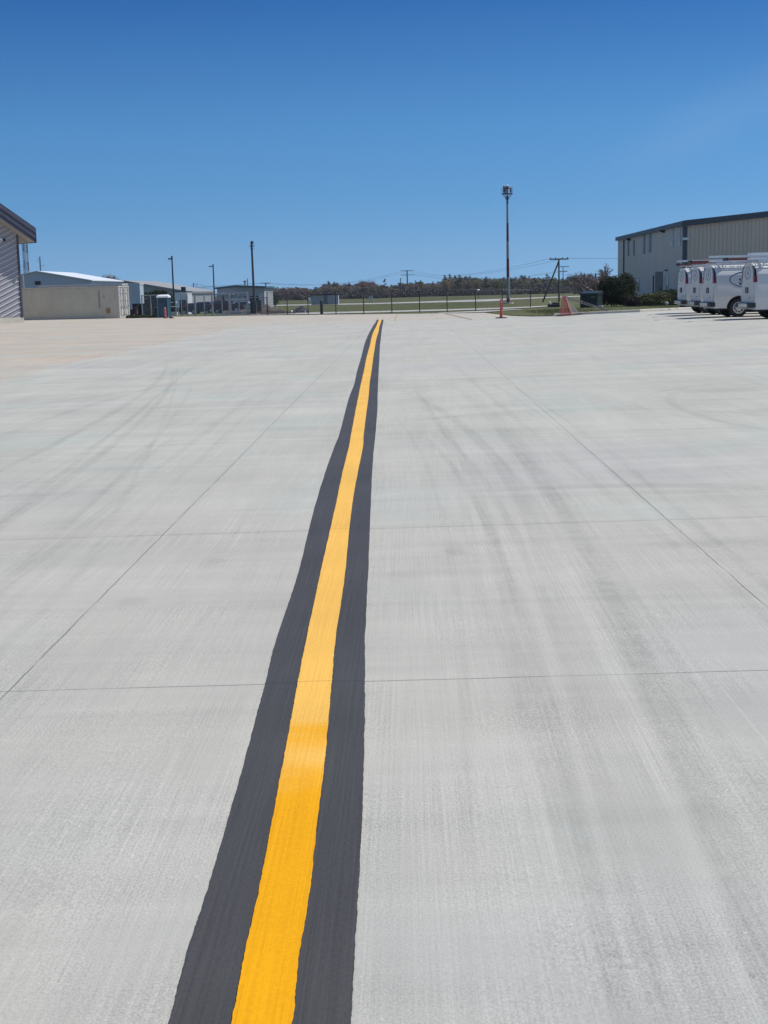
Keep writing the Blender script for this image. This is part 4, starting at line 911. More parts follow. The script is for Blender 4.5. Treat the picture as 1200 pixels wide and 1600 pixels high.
Ys_ = GR(330, 491.8).y
sp = [221.5, 235.5, 247.5]; fence('silver_fence', 'silver chain link fence section left of the teal toilet', sp, [Ys_+3]*3, [461.5, 461.2, 460.8], M['galv'], M['link_silver'], rad=.05)
sp = [283, 292.5, 304.5, 319, 331.5, 346.5, 357.5]; fence('silver_fence', 'silver chain link fence section between the left light pole and the gate', sp, [Ys_]*len(sp), [459.5, 459.2, 459, 458.8, 458.6, 458.4, 458.2], M['galv'], M['link_silver'], rad=.045, thick=(2, 4))
sp = [404, 417]; fence('silver_fence', 'narrow fence infill just right of the tallest dark pole', sp, [Ys_]*2, [465, 464.8], M['black_steel'], M['link_black'], rad=.04)
def gate():
    Y = Ys_-.3; a, b = GD(359.5, Y), GD(386.5, Y); W = b.x-a.x; zt = PY(373, 456.2, Y).z-a.z; zm = PY(373, 465.5, Y).z-a.z
    r = thing('sliding_gate', 'silver framed sliding chain link gate left of the tallest dark pole', 'gate', a)
    m = MB(); 
    for x in (0, W): m.bx(x-.07, x+.07, -.06, .06, .0 if x else .08, zt)
    m.bx(.07, W-.07, -.05, .05, zt-.12, zt); m.bx(.07, W-.07, -.045, .045, .1, .2); m.build('frame', M['galv'], r)
    m = MB(); m.bx(W/2-.05, W/2+.05, -.04, .04, .2, zt-.12); m.bx(-.25, W+1.0, -.10, -.06, zm-.03, zm+.03); m.build('brace', M['galv'], r)
    q = MB().bx(.07, W-.07, -.004, .004, .2, zt-.12).build('mesh', M['link_silver'], r)
    MB().bx(-1.2, W*.95, -.2, -.08, -.02, .05).build('track', M['white_wall'], r)
    MB().bx(W+.25, W+.75, -.2, .3, 0, 1.1).build('motor_box', M['dark_pole'], r, bevel=.03)
gate()
def hurdle():
    Y = GR(277, 493).y; a, b = GD(264.5, Y), GD(278, Y); W = b.x-a.x; r = thing('pipe_hurdle', 'low silver pipe frame between the teal toilet and the pale shed', 'railing', a); z = PY(270, 479.3, Y).z-a.z
    m = MB(); m.tube((0, 0, z), (W, 0, z), .035); m.tube((W, 0, 0), (W, 0, z), .035); m.tube((.03, 0, 0), (.03, 0, z), .035); m.tube((W*.72, 0, 0), (W*.72, 0, z), .03); m.build('frame', M['galv'], r)
    q = GD(269, Y+8)-a; MB().bx(q.x-.5, q.x+.35, 8, 8.5, PY(269, 473.5, Y+8).z-a.z, PY(269, 471.5, Y+8).z-a.z).build('sign_board', M['white_roof'], r)
hurdle()

# ================================================================== CARS behind the gate
def car(label, px, Y, rz, paint_m):
    p = GD(px, Y); r = thing('parked_car', label, 'car', p, rz, 'cars parked behind the gate')
    prof = [(0, .35), (0, .75), (.12, .95), (.75, 1.0), (1.25, 1.40), (2.6, 1.43), (3.3, 1.0), (4.3, .85), (4.5, .65), (4.5, .35)]
    m = MB(); n = len(prof); ws = [.80, .86, .88, .88, .62, .62, .86, .84, .8, .8]
    m.grid([[(x, -w_, z) for (x, z), w_ in zip(prof, ws)], [(x, w_, z) for (x, z), w_ in zip(prof, ws)]])
    m.add([(x, -w_, z) for (x, z), w_ in zip(prof, ws)], [tuple(range(n))]); m.add([(x, w_, z) for (x, z), w_ in zip(prof, ws)], [tuple(range(n))]); m.build('body', paint_m, r)
    for s in (-1, 1):
        m = MB(); m.prism([(.95, s*.885, 1.02), (1.32, s*.66, 1.36), (2.5, s*.66, 1.38), (3.05, s*.885, 1.02)], (0, s*.01, 0)); m.build('side_window', M['glass_dark'], r)
    for x in (.85, 3.6):
        for s in (-1, 1):
            w = MB().tube((x, s*.72, .33), (x, s*.90, .33), .33, n=18).build('wheel', M['rubber'], r); MB().tube((x, s*.9, .33), (x, s*.915, .33), .19, n=12).build('rim', M['alu'], w)
car('maroon parked car seen through the silver fence', 317, 150, R(10), M['car_maroon'])
car('dark blue parked car seen through the silver fence', 294, 158, R(-5), M['car_blue'])
car('silver parked car seen through the sliding gate', 352, 160, R(0), M['car_silver'])
car('dark maroon parked car just right of the teal toilet', 276, 165, R(8), M['car_maroon'])
p = GR(333, 478.5); o = MB().bx(0, 2.2, 0, .5, .9, 1.05).build('white_board', M['white_roof']); q = GD(353, 138); o.location = (q.x, 138, q.z+.3); tag(o, 'flat white board lying level behind the sliding gate', 'board')

# heaps by the fence
def heap(label, px, py, w, d, h, mt, seed=1, cat='heap', name='dirt_heap'):
    p = GR(px, py); m = MB(); rnd = random.Random(seed); N = 26
    rows_ = []
    for j in range(N+1):
        rw = []
        for i in range(N+1):
            x, y = (i/N*2-1), (j/N*2-1); f = max(0, 1-x*x)*max(0, 1-y*y)
            rw.append((x*w/2, y*d/2, -.08+f**.6*h*(.8+.35*math.sin(x*5+seed)*math.cos(y*3+seed))+(rnd.uniform(0, .18)*h if f > 0 else 0)))
        rows_.append(rw)
    m.grid(rows_); o = m.build(name, mt); o.location = (p.x, p.y+d/2, p.z); tag(o, label, cat)
heap('low brown dirt heap right of the tallest dark pole', 411, 489.5, 3.0, 2.5, .7, M['soil'], 1)
heap('rounded dark grey heap behind the black fence', 470, 488.2, 1.5, 1.3, .55, mat('dark grey gravel', (.075, .075, .085), .95, var=.3), 4)
heap('long low row of dark rocks along the fence', 433, 489.8, 3.2, 1.2, .28, mat('dark rocks', (.05, .04, .04), .95, var=.4), 7, 'rocks', 'rock_row')
heap('dark brush and rock pile seen under the gate', 372, 489.5, 3.2, 2.0, .35, mat('brown brush', (.09, .07, .065), .95, var=.4), 9, 'brush', 'brush_pile')
p = GR(456, 489.3); r = thing('airfield_light', 'small white mushroom shaped light by the black fence', 'ground light', p); MB().lathe([(.03, 0), (.03, .18)], 8).build('stem', M['white_roof'], r); MB().lathe([(.04, .13), (.11, .16), (.08, .21), (.02, .24)], 12).build('cap', M['white_roof'], r)
p = GR(477, 489); r = thing('airfield_light', 'smallest white stub light right of the rounded heap', 'ground light', p); MB().lathe([(.025, 0), (.025, .13)], 8).build('stem', M['white_roof'], r); MB().lathe([(.03, .12), (.045, .16), (.02, .19)], 12).build('cap', M['white_roof'], r)

# ================================================================== VANS
VL = 5.35
def van_profile():
    """(half width, height) from the sill up to the roof centre line"""
    return [(.93, 0), (.965, .12), (.985, .35), (.995, .62), (.985, .80), (.955, 1.02), (.90, 1.34), (.845, 1.58), (.76, 1.72), (.60, 1.80), (.30, 1.835), (0.0, 1.845)]
WR, XR, XF, AR = .37, .98, 4.38, .47
def body_section(x):
    prof = van_profile(); zb = .36
    for xc in (XR, XF):
        if abs(x-xc) < AR: zb = max(zb, WR+math.sqrt(AR*AR-(x-xc)**2))
    top = 2.07; sh = 0; w_ = 1.0
    if x < .10: w_ = 1-.03*(1-x/.10)**2
    if x > 3.55: top = 2.07-.86*min(1, max(0, (x-3.55)/1.05))**1.15
    if x > 4.6: top = 1.21-.16*((x-4.6)/.75)
    if x > 4.7: w_ = 1-.10*((x-4.7)/.65)**2
    out = []
    for hw, h in prof:
        z = .22+h; 
        if top < 2.06 and z > 1.0: z = 1.0+(z-1.0)*(top-1.0)/(2.065-1.0)
        out.append((hw*w_, z))
    res = []
    lowtop = 1.0
    for k in range(4):                       # lower side between the sill and 1 m
        z = zb+(lowtop-zb)*k/4
        hw = .93+.065*min(1, max(0, (z-.22))/.62); res.append((hw*w_, z))
    res += [p for p in out if p[1] >= .995]
    return res
def make_van():
    r = thing('cargo_van', 'white cargo van nearest the camera at the right edge, mostly out of frame', 'van', (0, 0, 0), 0, 'white service vans parked side by side')
    xs_ = sorted(set([0, .02, .05, .1, .2, .35]+[round(XR+AR*math.cos(a*math.pi/24), 4) for a in range(25)]+[round(XF+AR*math.cos(a*math.pi/24), 4) for a in range(25)]+[1.7, 2.2, 2.7, 3.2, 3.55, 3.6]+[round(3.6+k*.1, 2) for k in range(18)]+[VL]))
    secs = [body_section(x) for x in xs_]; n = min(len(s_) for s_ in secs); secs = [s_[-n:] if len(s_) > n else s_ for s_ in secs]
    m = MB()
    rows_ = [[(x, -hw, z) for hw, z in s_]+[(x, hw, z) for hw, z in reversed(s_[:-1])] for x, s_ in zip(xs_, secs)]
    m.grid(rows_); m.add(rows_[0], [tuple(range(len(rows_[0])))]); m.add(rows_[-1], [tuple(range(len(rows_[-1])))])
    b = m.build('body', M['white_paint'], r, smooth=True)
    es = b.modifiers.new('edge', 'EDGE_SPLIT'); es.split_angle = R(35)
    MB().bx(.12, VL-.15, -.80, .80, .30, .62).build('chassis', M['black_plastic'], r)
    for xc in (XR, XF):
        for s_ in (-1, 1):
            m = MB(); N = 20
            m.grid([[(xc+AR*math.cos(a*math.pi/N)*1.0, y, WR+AR*math.sin(a*math.pi/N)) for a in range(N+1)] for y in (s_*.97, s_*.62)])
            m.add([(xc+AR*math.cos(a*math.pi/N), s_*.62, WR+AR*math.sin(a*math.pi/N)) for a in range(N+1)], [tuple(range(N+1))]); m.build('wheel_arch', M['black_plastic'], r)
            Mx = Matrix.Rotation(math.pi/2, 3, 'X')
            w_ = MB().lathe([(.20, -.12), (WR-.03, -.125), (WR, -.09), (WR, .09), (WR-.03, .125), (.20, .12)], 36, (xc, s_*.83, WR), Mx).build('wheel', M['rubber'], r)
            Mo = Matrix.Rotation(-s_*math.pi/2, 3, 'X')
            m = MB(); m.lathe([(.235, -.03), (.232, .008), (.215, .010), (.20, -.01), (.16, .0), (.10, .005), (.09, .03), (.04, .035)], 28, (xc, s_*.962, WR), Mo)
            rim = m.build('rim', M['alu'], w_)
            for a in range(8):
                ca, sa = math.cos(a*math.pi/4), math.sin(a*math.pi/4); pass
            m = MB(); N = 48
            m.grid([[(xc+math.cos(2*math.pi*k/N)*q, s_*.972, WR+math.sin(2*math.pi*k/N)*q) for k in range(N+1)] for q in (.0,)] and [[(xc+math.cos(2*math.pi*k/N)*(.17 if (k//3) % 2 else .185), s_*.974, WR+math.sin(2*math.pi*k/N)*(.17 if (k//3) % 2 else .185)) for k in range(N+1)], [(xc+math.cos(2*math.pi*k/N)*(.155 if (k//3) % 2 else .125), s_*.974, WR+math.sin(2*math.pi*k/N)*(.155 if (k//3) % 2 else .125)) for k in range(N+1)]])
            m.build('rim_recess', M['black_plastic'], w_)
    # rear doors, lamps, bumper
    def hwz(z):
        P = [(hw, .22+h) for hw, h in van_profile()]
        for (a, za), (b_, zb) in zip(P, P[1:]):
            if za <= z <= zb: return a+(b_-a)*(z-za)/(zb-za)
        return 0
    for s_ in (-1, 1):
        zz = [.60, .8, 1.0, 1.2, 1.4, 1.6, 1.75, 1.86, 1.93]
        pts = [(-.022, s_*.012, z) for z in zz]+[(-.022, s_*(hwz(z)-.165-(.0 if z < 1.86 else (z-1.86)*1.6)), z) for z in reversed(zz)]
        d = MB().prism(pts, (.03, 0, 0)).build('rear_door', M['white_paint'], r, bevel=.012)
        # hinges
        for z in (.8, 1.45): MB().box((-.03, s_*(hwz(z)-.15), z), (.03, .05, .09)).build('hinge', M['white_paint'], d)
        # lamp column: smoked upper part, red lower part
        lm = MB(); zb, zc = 1.60, 1.96
        up = [(-.02, s_*(hwz(z)-.155), z) for z in (zb, 1.7, 1.8, zc)]; up2 = [(-.02, s_*(hwz(z)+.004), z) for z in (zc, 1.8, 1.7, zb)]
        l = MB().prism(up+up2, (.09, 0, 0)).build('tail_light', M['smoke_lens'], r)
        lo = [(-.026, s_*(hwz(z)-.165), z) for z in (1.36, 1.48, zb)]; lo2 = [(-.026, s_*(hwz(z)+.008), z) for z in (zb, 1.48, 1.36)]
        MB().prism(lo+lo2, (.11, 0, 0)).build('red_lens', M['red_lens'], l)
        MB().prism([(-.030, s_*(hwz(1.5)-.15), 1.45), (-.030, s_*(hwz(1.5)-.02), 1.45), (-.030, s_*(hwz(1.5)-.02), 1.49), (-.030, s_*(hwz(1.5)-.15), 1.49)], (.02, 0, 0)).build('clear_lens', M['pink_lens'], l)
    # oval emblem on the rear, wrapped over both doors
    def oval_ring(cx_, cz_, rx, rz, t, plane, off, name, mt, par, thick=.004):
        m = MB(); N = 48; ring = []
        for k in range(N):
            a = 2*math.pi*k/N; ring.append([(math.cos(a)*(rx-q), math.sin(a)*(rz-q)) for q in (0, t)])
        P = (lambda u, v: (off, cx_+u, cz_+v)) if plane == 'rear' else (lambda u, v: (cx_+u, -(hwz(cz_+v))-off, cz_+v))
        for k in range(N):
            a, b2 = ring[k], ring[(k+1) % N]; q = [P(*a[0]), P(*b2[0]), P(*b2[1]), P(*a[1])]
            m.add(q, [(0, 1, 2, 3)])
        o = m.build(name, mt, par); sol = o.modifiers.new('thickness', 'SOLIDIFY'); sol.thickness = thick; sol.offset = 0
        return o
    em = oval_ring(0, 1.69, .42, .24, .022, 'rear', -.028, 'emblem_ring', M['grey_vinyl'], r)
    oval_ring(0, 1.69, .36, .185, .012, 'rear', -.028, 'inner_ring', M['sky_vinyl'], em)
    m = MB()
    for u, v, a_, w2, h2 in ((0, .02, 0, .20, .17), (-.10, -.07, 0, .10, .05), (.12, .10, 0, .09, .04)): m.box((-.028, u, 1.69+v), (.006, w2, h2))
    MB().lathe([(.085, -.003), (.085, .003)], 16, (-.029, .0, 1.70), Matrix.Rotation(math.pi/2, 3, 'Y')).build('emblem_mark', M['sky_vinyl'], em)
    # plate recess on the left door, badge on the right
    rc = MB().box((-.026, .10, 1.07), (.02, .46, .22)).build('plate_recess', M['glass_dark'], r)
    MB().box((-.040, .04, 1.065), (.01, .20, .13)).build('number_plate', mat('number plate', (.13, .13, .14), .5), rc)
    MB().box((-.026, -.36, .80), (.012, .16, .04)).build('badge', M['dark_pole'], r)
    MB().bx(-.20, .04, -.98, .98, .43, .60).build('bumper', M['black_plastic'], r, bevel=.02)
    MB().bx(-.215, -.19, -.62, .62, .45, .585).build('bumper_step', M['chrome'], r, bevel=.01)
    MB().bx(-.10, .9, -.05, .05, .28, .36).build('tow_bar', M['black_plastic'], r)
    for s_ in (-1, 1):
        MB().bar((.10, s_*.80, 1.985), (3.5, s_*.80, 1.985), .03, .03).build('roof_gutter', M['white_paint'], r)
        m = MB(); m.prism([(3.72, s_*.975, 1.02), (4.45, s_*.975, 1.02), (4.05, s_*.90, 1.50), (3.72, s_*.88, 1.58)], (0, s_*.012, 0)); m.build('cab_window', M['glass_dark'], r)
        m = MB()
        for x in (3.60, 4.72): m.bx(x-.006, x+.006, s_*.985, s_*1.002, .50, 1.0)
        m.bx(3.60, 4.72, s_*.985, s_*1.002, .494, .506); m.build('cab_door_seam', M['dark_pole'], r)
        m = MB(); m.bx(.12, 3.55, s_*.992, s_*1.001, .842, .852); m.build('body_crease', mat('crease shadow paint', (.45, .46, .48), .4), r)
        MB().box((4.25, s_*1.08, 1.22), (.14, .2, .26)).build('mirror', M['black_plastic'], r, bevel=.03)
        MB().box((VL-.06, s_*.72, .86), (.1, .30, .2)).build('headlight', M['chrome'], r, bevel=.03)
    MB().bx(3.62, 3.78, -.72, .72, 1.3, 1.31).build('dash', M['black_plastic'], r)
    MB().prism([(4.53, -.80, 1.33), (4.53, .80, 1.33), (3.74, .70, 1.99), (3.74, -.70, 1.99)], (.03, 0, .04)).build('windscreen', M['glass_dark'], r)
    MB().bx(VL-.05, VL+.02, -.55, .55, .66, .96).build('grille', M['black_plastic'], r)
    MB().bx(VL-.12, VL+.10, -.96, .96, .36, .58).build('front_bumper', M['black_plastic'], r, bevel=.03)
    # oval logo with an S on the right-hand side
    lg = oval_ring(1.62, 1.48, 1.02, .36, .035, 'side', .004, 'side_logo', M['navy'], r)
    cu = bpy.data.curves.new('letter', 'FONT'); cu.body = 'S'; cu.size = .46; cu.extrude = .003; cu.align_x = 'CENTER'; cu.align_y = 'CENTER'; cu.offset = .012
    to = bpy.data.objects.new('tmp', cu); C.objects.link(to); dg = bpy.context.evaluated_depsgraph_get(); me = bpy.data.meshes.new_from_object(to.evaluated_get(dg)); bpy.data.objects.remove(to)
    me.materials.clear(); me.materials.append(M['navy']); lo_ = bpy.data.objects.new('logo_letter', me); C.objects.link(lo_); lo_.parent = lg
    lo_.location = (1.08, -.925, 1.42); lo_.rotation_euler = (R(90-12), 0, 0)
    # roof rack: three bars on feet and two side rails
    rk = MB()
    for x in (.35, 1.7, 3.1): rk.bx(x-.03, x+.03, -.86, .86, 2.13, 2.18); [rk.bx(x-.025, x+.025, s_*.80-.03, s_*.80+.03, 1.97, 2.13) for s_ in (-1, 1)]
    for s_ in (-1, 1): rk.bar((.1, s_*.86, 2.16), (3.4, s_*.86, 2.16), .04, .04)
    rk.build('roof_rack', M['chrome'], r)
    return r
van0 = make_van()
def ladder(label, cat, L, w_, loc, rz, rail_m, rung_m, layers=1, parts_lbl=None):
    r = thing('ladder', label, cat, loc, rz, 'ladders on the van roofs')
    for k in range(layers):
        z = k*.17
        for s_ in (-1, 1): MB().bx(0-k*.0, L-k*.2, s_*w_/2-.015, s_*w_/2+.015, z, z+.075).build('rail', rail_m, r)
        m = MB(); x = .15
        while x < L-.2: m.tube((x, -w_/2+.016, z+.045), (x, w_/2-.016, z+.045), .016, n=6); x += .30
        m.build('rungs', rung_m, r)
    if parts_lbl: MB().bx(-.02, .05, -w_/2-.02, w_/2+.02, -.01, .17*layers-.07).build('top_cap', M['black_plastic'], r)
    return r
VROT = R(.6); VP = [(12.86, 50.4), (12.27, 54.4), (12.65, 58.7), (12.85, 62.6)]
VLBL = ['white cargo van nearest the camera at the right edge, mostly out of frame', 'white cargo van second from the camera, dark blue oval with an S on its side',
        'white cargo van third from the camera, only its rear doors showing', 'farthest white cargo van, its rear beside the low hedge']
WHICH = ['nearest van', 'van with the blue oval', 'third van', 'farthest van']
for i, (vx, vy) in enumerate(VP):
    v = van0 if i == 0 else copy_tree(van0)
    vz = gz(vx+1, vy); v.location = (vx, vy+1.0, vz); v.rotation_euler = (0, 0, VROT); v['label'] = VLBL[i]
    c, s_ = math.cos(VROT), math.sin(VROT)
    def on(x, y, z): return (vx+c*x-s_*y, vy+1.0+s_*x+c*y, vz+z)
    if i == 0:
        ladder('silver extension ladder on the %s' % WHICH[i], 'ladder', 4.6, .42, on(-.12, -.50, 2.19), VROT, M['ladder_alu'], M['galv'], 2)
        ladder('orange fibreglass step ladder sticking out behind the %s' % WHICH[i], 'ladder', 3.2, .5, on(-.85, .15, 2.19), VROT, M['orange_frp'], M['alu'], 1, True)
    elif i == 1:
        ladder('long silver ladder on the roof rack of the %s' % WHICH[i], 'ladder', 4.2, .36, on(-.10, -.55, 2.19), VROT, M['ladder_alu'], M['galv'], 2)
        ladder('orange fibreglass ladder pointing back over the doors of the %s' % WHICH[i], 'ladder', 3.6, .45, on(-.75, .2, 2.19), VROT, M['orange_frp'], M['alu'], 1, True)
    elif i == 2:
        ladder('orange fibreglass ladder on the rack of the %s' % WHICH[i], 'ladder', 3.8, .45, on(-.55, -.3, 2.19), VROT, M['orange_frp'], M['alu'], 1, True)
        ladder('silver ladder lying on the far side of the %s' % WHICH[i], 'ladder', 3.4, .4, on(-.1, .4, 2.19), VROT, M['ladder_alu'], M['galv'], 1)
    else:
        ladder('orange and silver step ladder on the %s' % WHICH[i], 'ladder', 3.0, .45, on(-.3, -.35, 2.19), VROT, M['orange_frp'], M['alu'], 1, True)
        ladder('silver ladder stacked on the rack of the %s' % WHICH[i], 'ladder', 3.6, .38, on(-.15, .3, 2.19), VROT, M['ladder_alu'], M['galv'], 2)

# ================================================================== VEGETATION
def leafcloud(rnd, blobs, n, size, twig=False, up=0.0, floor=0.0):
    m = MB(); tot = sum(b[3]*b[4]*b[5] for b in blobs)**1
    for (cx, cy, cz, rx, ry, rz) in blobs:
        k = int(n*(rx*ry*rz)/tot)+1
        for _ in range(k):
            while True:
                u = Vector((rnd.uniform(-1, 1), rnd.uniform(-1, 1), rnd.uniform(-1, 1)))
                if .15 < u.length < 1: break
            u = u.normalized()*(u.length**.45)*rnd.uniform(.82, 1.10)
            p = Vector((cx+u.x*rx, cy+u.y*ry, cz+u.z*rz))
            if p.z < floor+0.02: p.z = floor+rnd.uniform(.02, .1)
            q = Vector((rnd.gauss(0, 1), rnd.gauss(0, 1), rnd.gauss(0, 1)+up)).normalized()
            t = q.orthogonal().normalized(); t.rotate(Matrix.Rotation(rnd.uniform(0, 6.28), 3, q)); b = q.cross(t); s_ = size*rnd.uniform(.6, 1.4)
            if twig: m.add([p-t*s_*1.8, p-b*s_*.10, p+t*s_*1.8, p+b*s_*.10], [(0, 1, 2, 3)])
            else: m.add([p-t*s_, p-b*s_*.55, p+t*s_, p+b*s_*.55], [(0, 1, 2, 3)])
    return m
def shrub(name, label, px, py, blobs, n, size, mt, group, seed, cat='shrub', stem=.06, up=0):
    p = GR(px, py); rnd = random.Random(seed); r = thing(name, label, cat, p, 0, group)
    leafcloud(rnd, blobs, n, size, up=up).build('foliage', mt, r, fix=False)
    m = MB()
    for b in blobs[:3]: m.tube((b[0]*.3, b[1]*.3, -.05), (b[0]*.8, b[1]*.8, b[2]), stem, stem*.4, 6)
    m.build('stem', M['bark'], r); return r
def blobs_round(rnd, w_, d, h, k=9):
    out = [(0, 0, h*.5, w_*.40, d*.40, h*.46), (-w_*.16, 0, h*.22, w_*.30, d*.34, h*.22), (w_*.16, 0, h*.22, w_*.30, d*.34, h*.22)]
    for _ in range(k):
        a = rnd.uniform(0, 6.28); f = rnd.uniform(.2, .32); z = rnd.uniform(.25, .82)
        out.append((math.cos(a)*w_*f*(1.15-z*.5), math.sin(a)*d*f*(1.15-z*.5), h*z, w_*rnd.uniform(.14, .24), d*rnd.uniform(.14, .24), h*rnd.uniform(.12, .2)))
    return out
rr_ = random.Random(3)
shrub('evergreen_shrub', 'large rounded dark evergreen shrub left of the building, beside the transformer box', 959, 477.5, blobs_round(rr_, 2.7, 2.4, 2.0, 18), 12000, .055, M['bush_leaf'], 'shrubs at the foot of the building', 11)
shrub('evergreen_shrub', 'taller very dark shrub pressed against the wall behind the rounded shrub', 977, 476.5, blobs_round(rr_, 1.9, 2.2, 2.25, 10), 9000, .055, M['evergreen'], 'shrubs at the foot of the building', 12)
shrub('bare_shrub', 'small dark twiggy shrub between the tall evergreen and the low hedge', 989, 480.5, blobs_round(rr_, 1.0, .9, .7, 6), 2200, .05, foliage('dark twigs', (.03, .024, .024), (.075, .058, .055), 1.0, 0), 'shrubs at the foot of the building', 13)
shrub('juniper_shrub', 'low spreading olive juniper left of the hedge below the door', 1009, 479.8, blobs_round(rr_, 2.0, 1.6, .85, 12), 5000, .05, M['juniper'], 'low hedge under the door', 14)
shrub('juniper_shrub', 'low spreading juniper in the middle of the hedge below the door', 1030, 479.2, blobs_round(rr_, 1.9, 1.6, .98, 12), 5000, .05, M['juniper'], 'low hedge under the door', 15)
shrub('juniper_shrub', 'dark end of the low hedge, half hidden by the farthest van', 1049, 478.6, blobs_round(rr_, 1.9, 1.6, 1.08, 12), 5000, .05, M['bush_leaf'], 'low hedge under the door', 16)  # darker leaves paint in the building's shadow on this end of the hedge
p = GR(1041.5, 480.2); o = MB().lathe([(.07, -.05), (.07, .18), (.12, .22), (.10, .30), (.03, .33)], 10).build('garden_light', M['galv']); o.location = p; tag(o, 'tiny pale garden light in front of the dark end of the hedge', 'garden light')
shrub('grass_clump', 'low dark green weeds on the ground left of the green cabinet', 222, 496.8, [(x*.5, 0, .08, .35, .3, .16) for x in range(-2, 4)], 1500, .06, M['bush_leaf'], None, 17, 'weeds')
for i, (px, w_, h) in enumerate(((226, 3.4, 3.3), (233.5, 3.4, 3.2), (241, 3.4, 3.5), (249, 3.6, 3.7), (257, 3.4, 3.4))):
    p = GD(px, 178); r = thing('evergreen_shrub', ['first', 'second', 'third', 'fourth and tallest', 'fifth, half hidden'][i]+' dark evergreen from the left between trailer and toilet', 'shrub', p, 0, 'dark evergreens behind the silver fence')
    leafcloud(random.Random(40+i), blobs_round(rr_, w_, 1.8, h, 7), 3500, .12, up=0).build('foliage', M['evergreen'], r, fix=False); MB().tube((0, 0, -.1), (0, 0, h*.6), .1, .04, 6).build('stem', M['bark'], r)

# bare tree with real limbs
def bare_tree_mesh(seed, H, spread=.5, lv=5, r0=.16):
    rnd = random.Random(seed); tr = MB(); tw = MB()
    def grow(p, d, L, r, l):
        q = p+d*L; (tr if l > 2 else tw).tube(p, q, r, r*.68, 6 if l > 2 else 3, cap=False)
        if l == 0: return
        for _ in range(3 if l > 1 else 4):
            nd = (d+Vector((rnd.gauss(0, spread), rnd.gauss(0, spread), rnd.gauss(.12, spread*.6)))).normalized()
            grow(p.lerp(q, rnd.uniform(.55, 1)), nd, L*rnd.uniform(.6, .82), r*.6, l-1)
    grow(Vector((0, 0, -.1)), Vector((0, 0, 1)), H*.30, r0, lv); return tr, tw
def bare_tree(label, px, Y, pyt, seed, spread=.45, lv=6, mt='twig_grey', group='bare trees beside the building'):
    p = GD(px, Y); H = PY(px, pyt, Y).z-p.z; r = thing('bare_tree', label, 'tree', p, seed, group)
    tr, tw = bare_tree_mesh(seed, H, spread, lv, H*.05)
    zmax = max(v[2] for v in tw.v); k = H/zmax
    for mm in (tr, tw): mm.v = [(a*k*1.35, b*k*1.35, c_*k) for a, b, c_ in mm.v]
    tr.build('trunk', M['bark'], r, fix=False); tw.build('crown', M[mt], r, fix=False); return r
bare_tree('tallest bare grey tree rising beside the left corner of the metal building', 961, 185, 409.5, 5, .36)
bare_tree('bare grey tree leaning left just behind the rounded evergreen shrub', 951, 190, 421, 8, .5)
bare_tree('thin bare tree left of the evergreen shrub, beside the stub pole', 932, 230, 423, 13, .5)
bare_tree('slim dark bare tree between the braced pole and the shrubs', 911, 260, 424.5, 21, .42)
p = GD(173, 245); H_ = PY(173, 421.5, 245).z-p.z; r = thing('round_tree', 'round grey brown tree top showing above the roof of the white hangar', 'tree', p)
leafcloud(random.Random(71), [(0, 0, H_*.62, 2.2, 2.2, 2.1)]+[(math.cos(a)*1.1, math.sin(a)*1.1, H_*.62+.5*math.sin(a*3), .9, .9, 1.0) for a in range(7)], 2600, .22, True, 1.0).build('crown', M['twig_grey'], r, fix=False)
leaf2 = leafcloud(random.Random(72), [(0, 0, H_*.6, 2.0, 2.0, 1.9)], 700, .16).build('leaves', M['leaf_brown'], r, fix=False)
MB().tube((0, 0, -.1), (0, 0, H_*.6), .25, .12, 8).build('trunk', M['bark'], r)

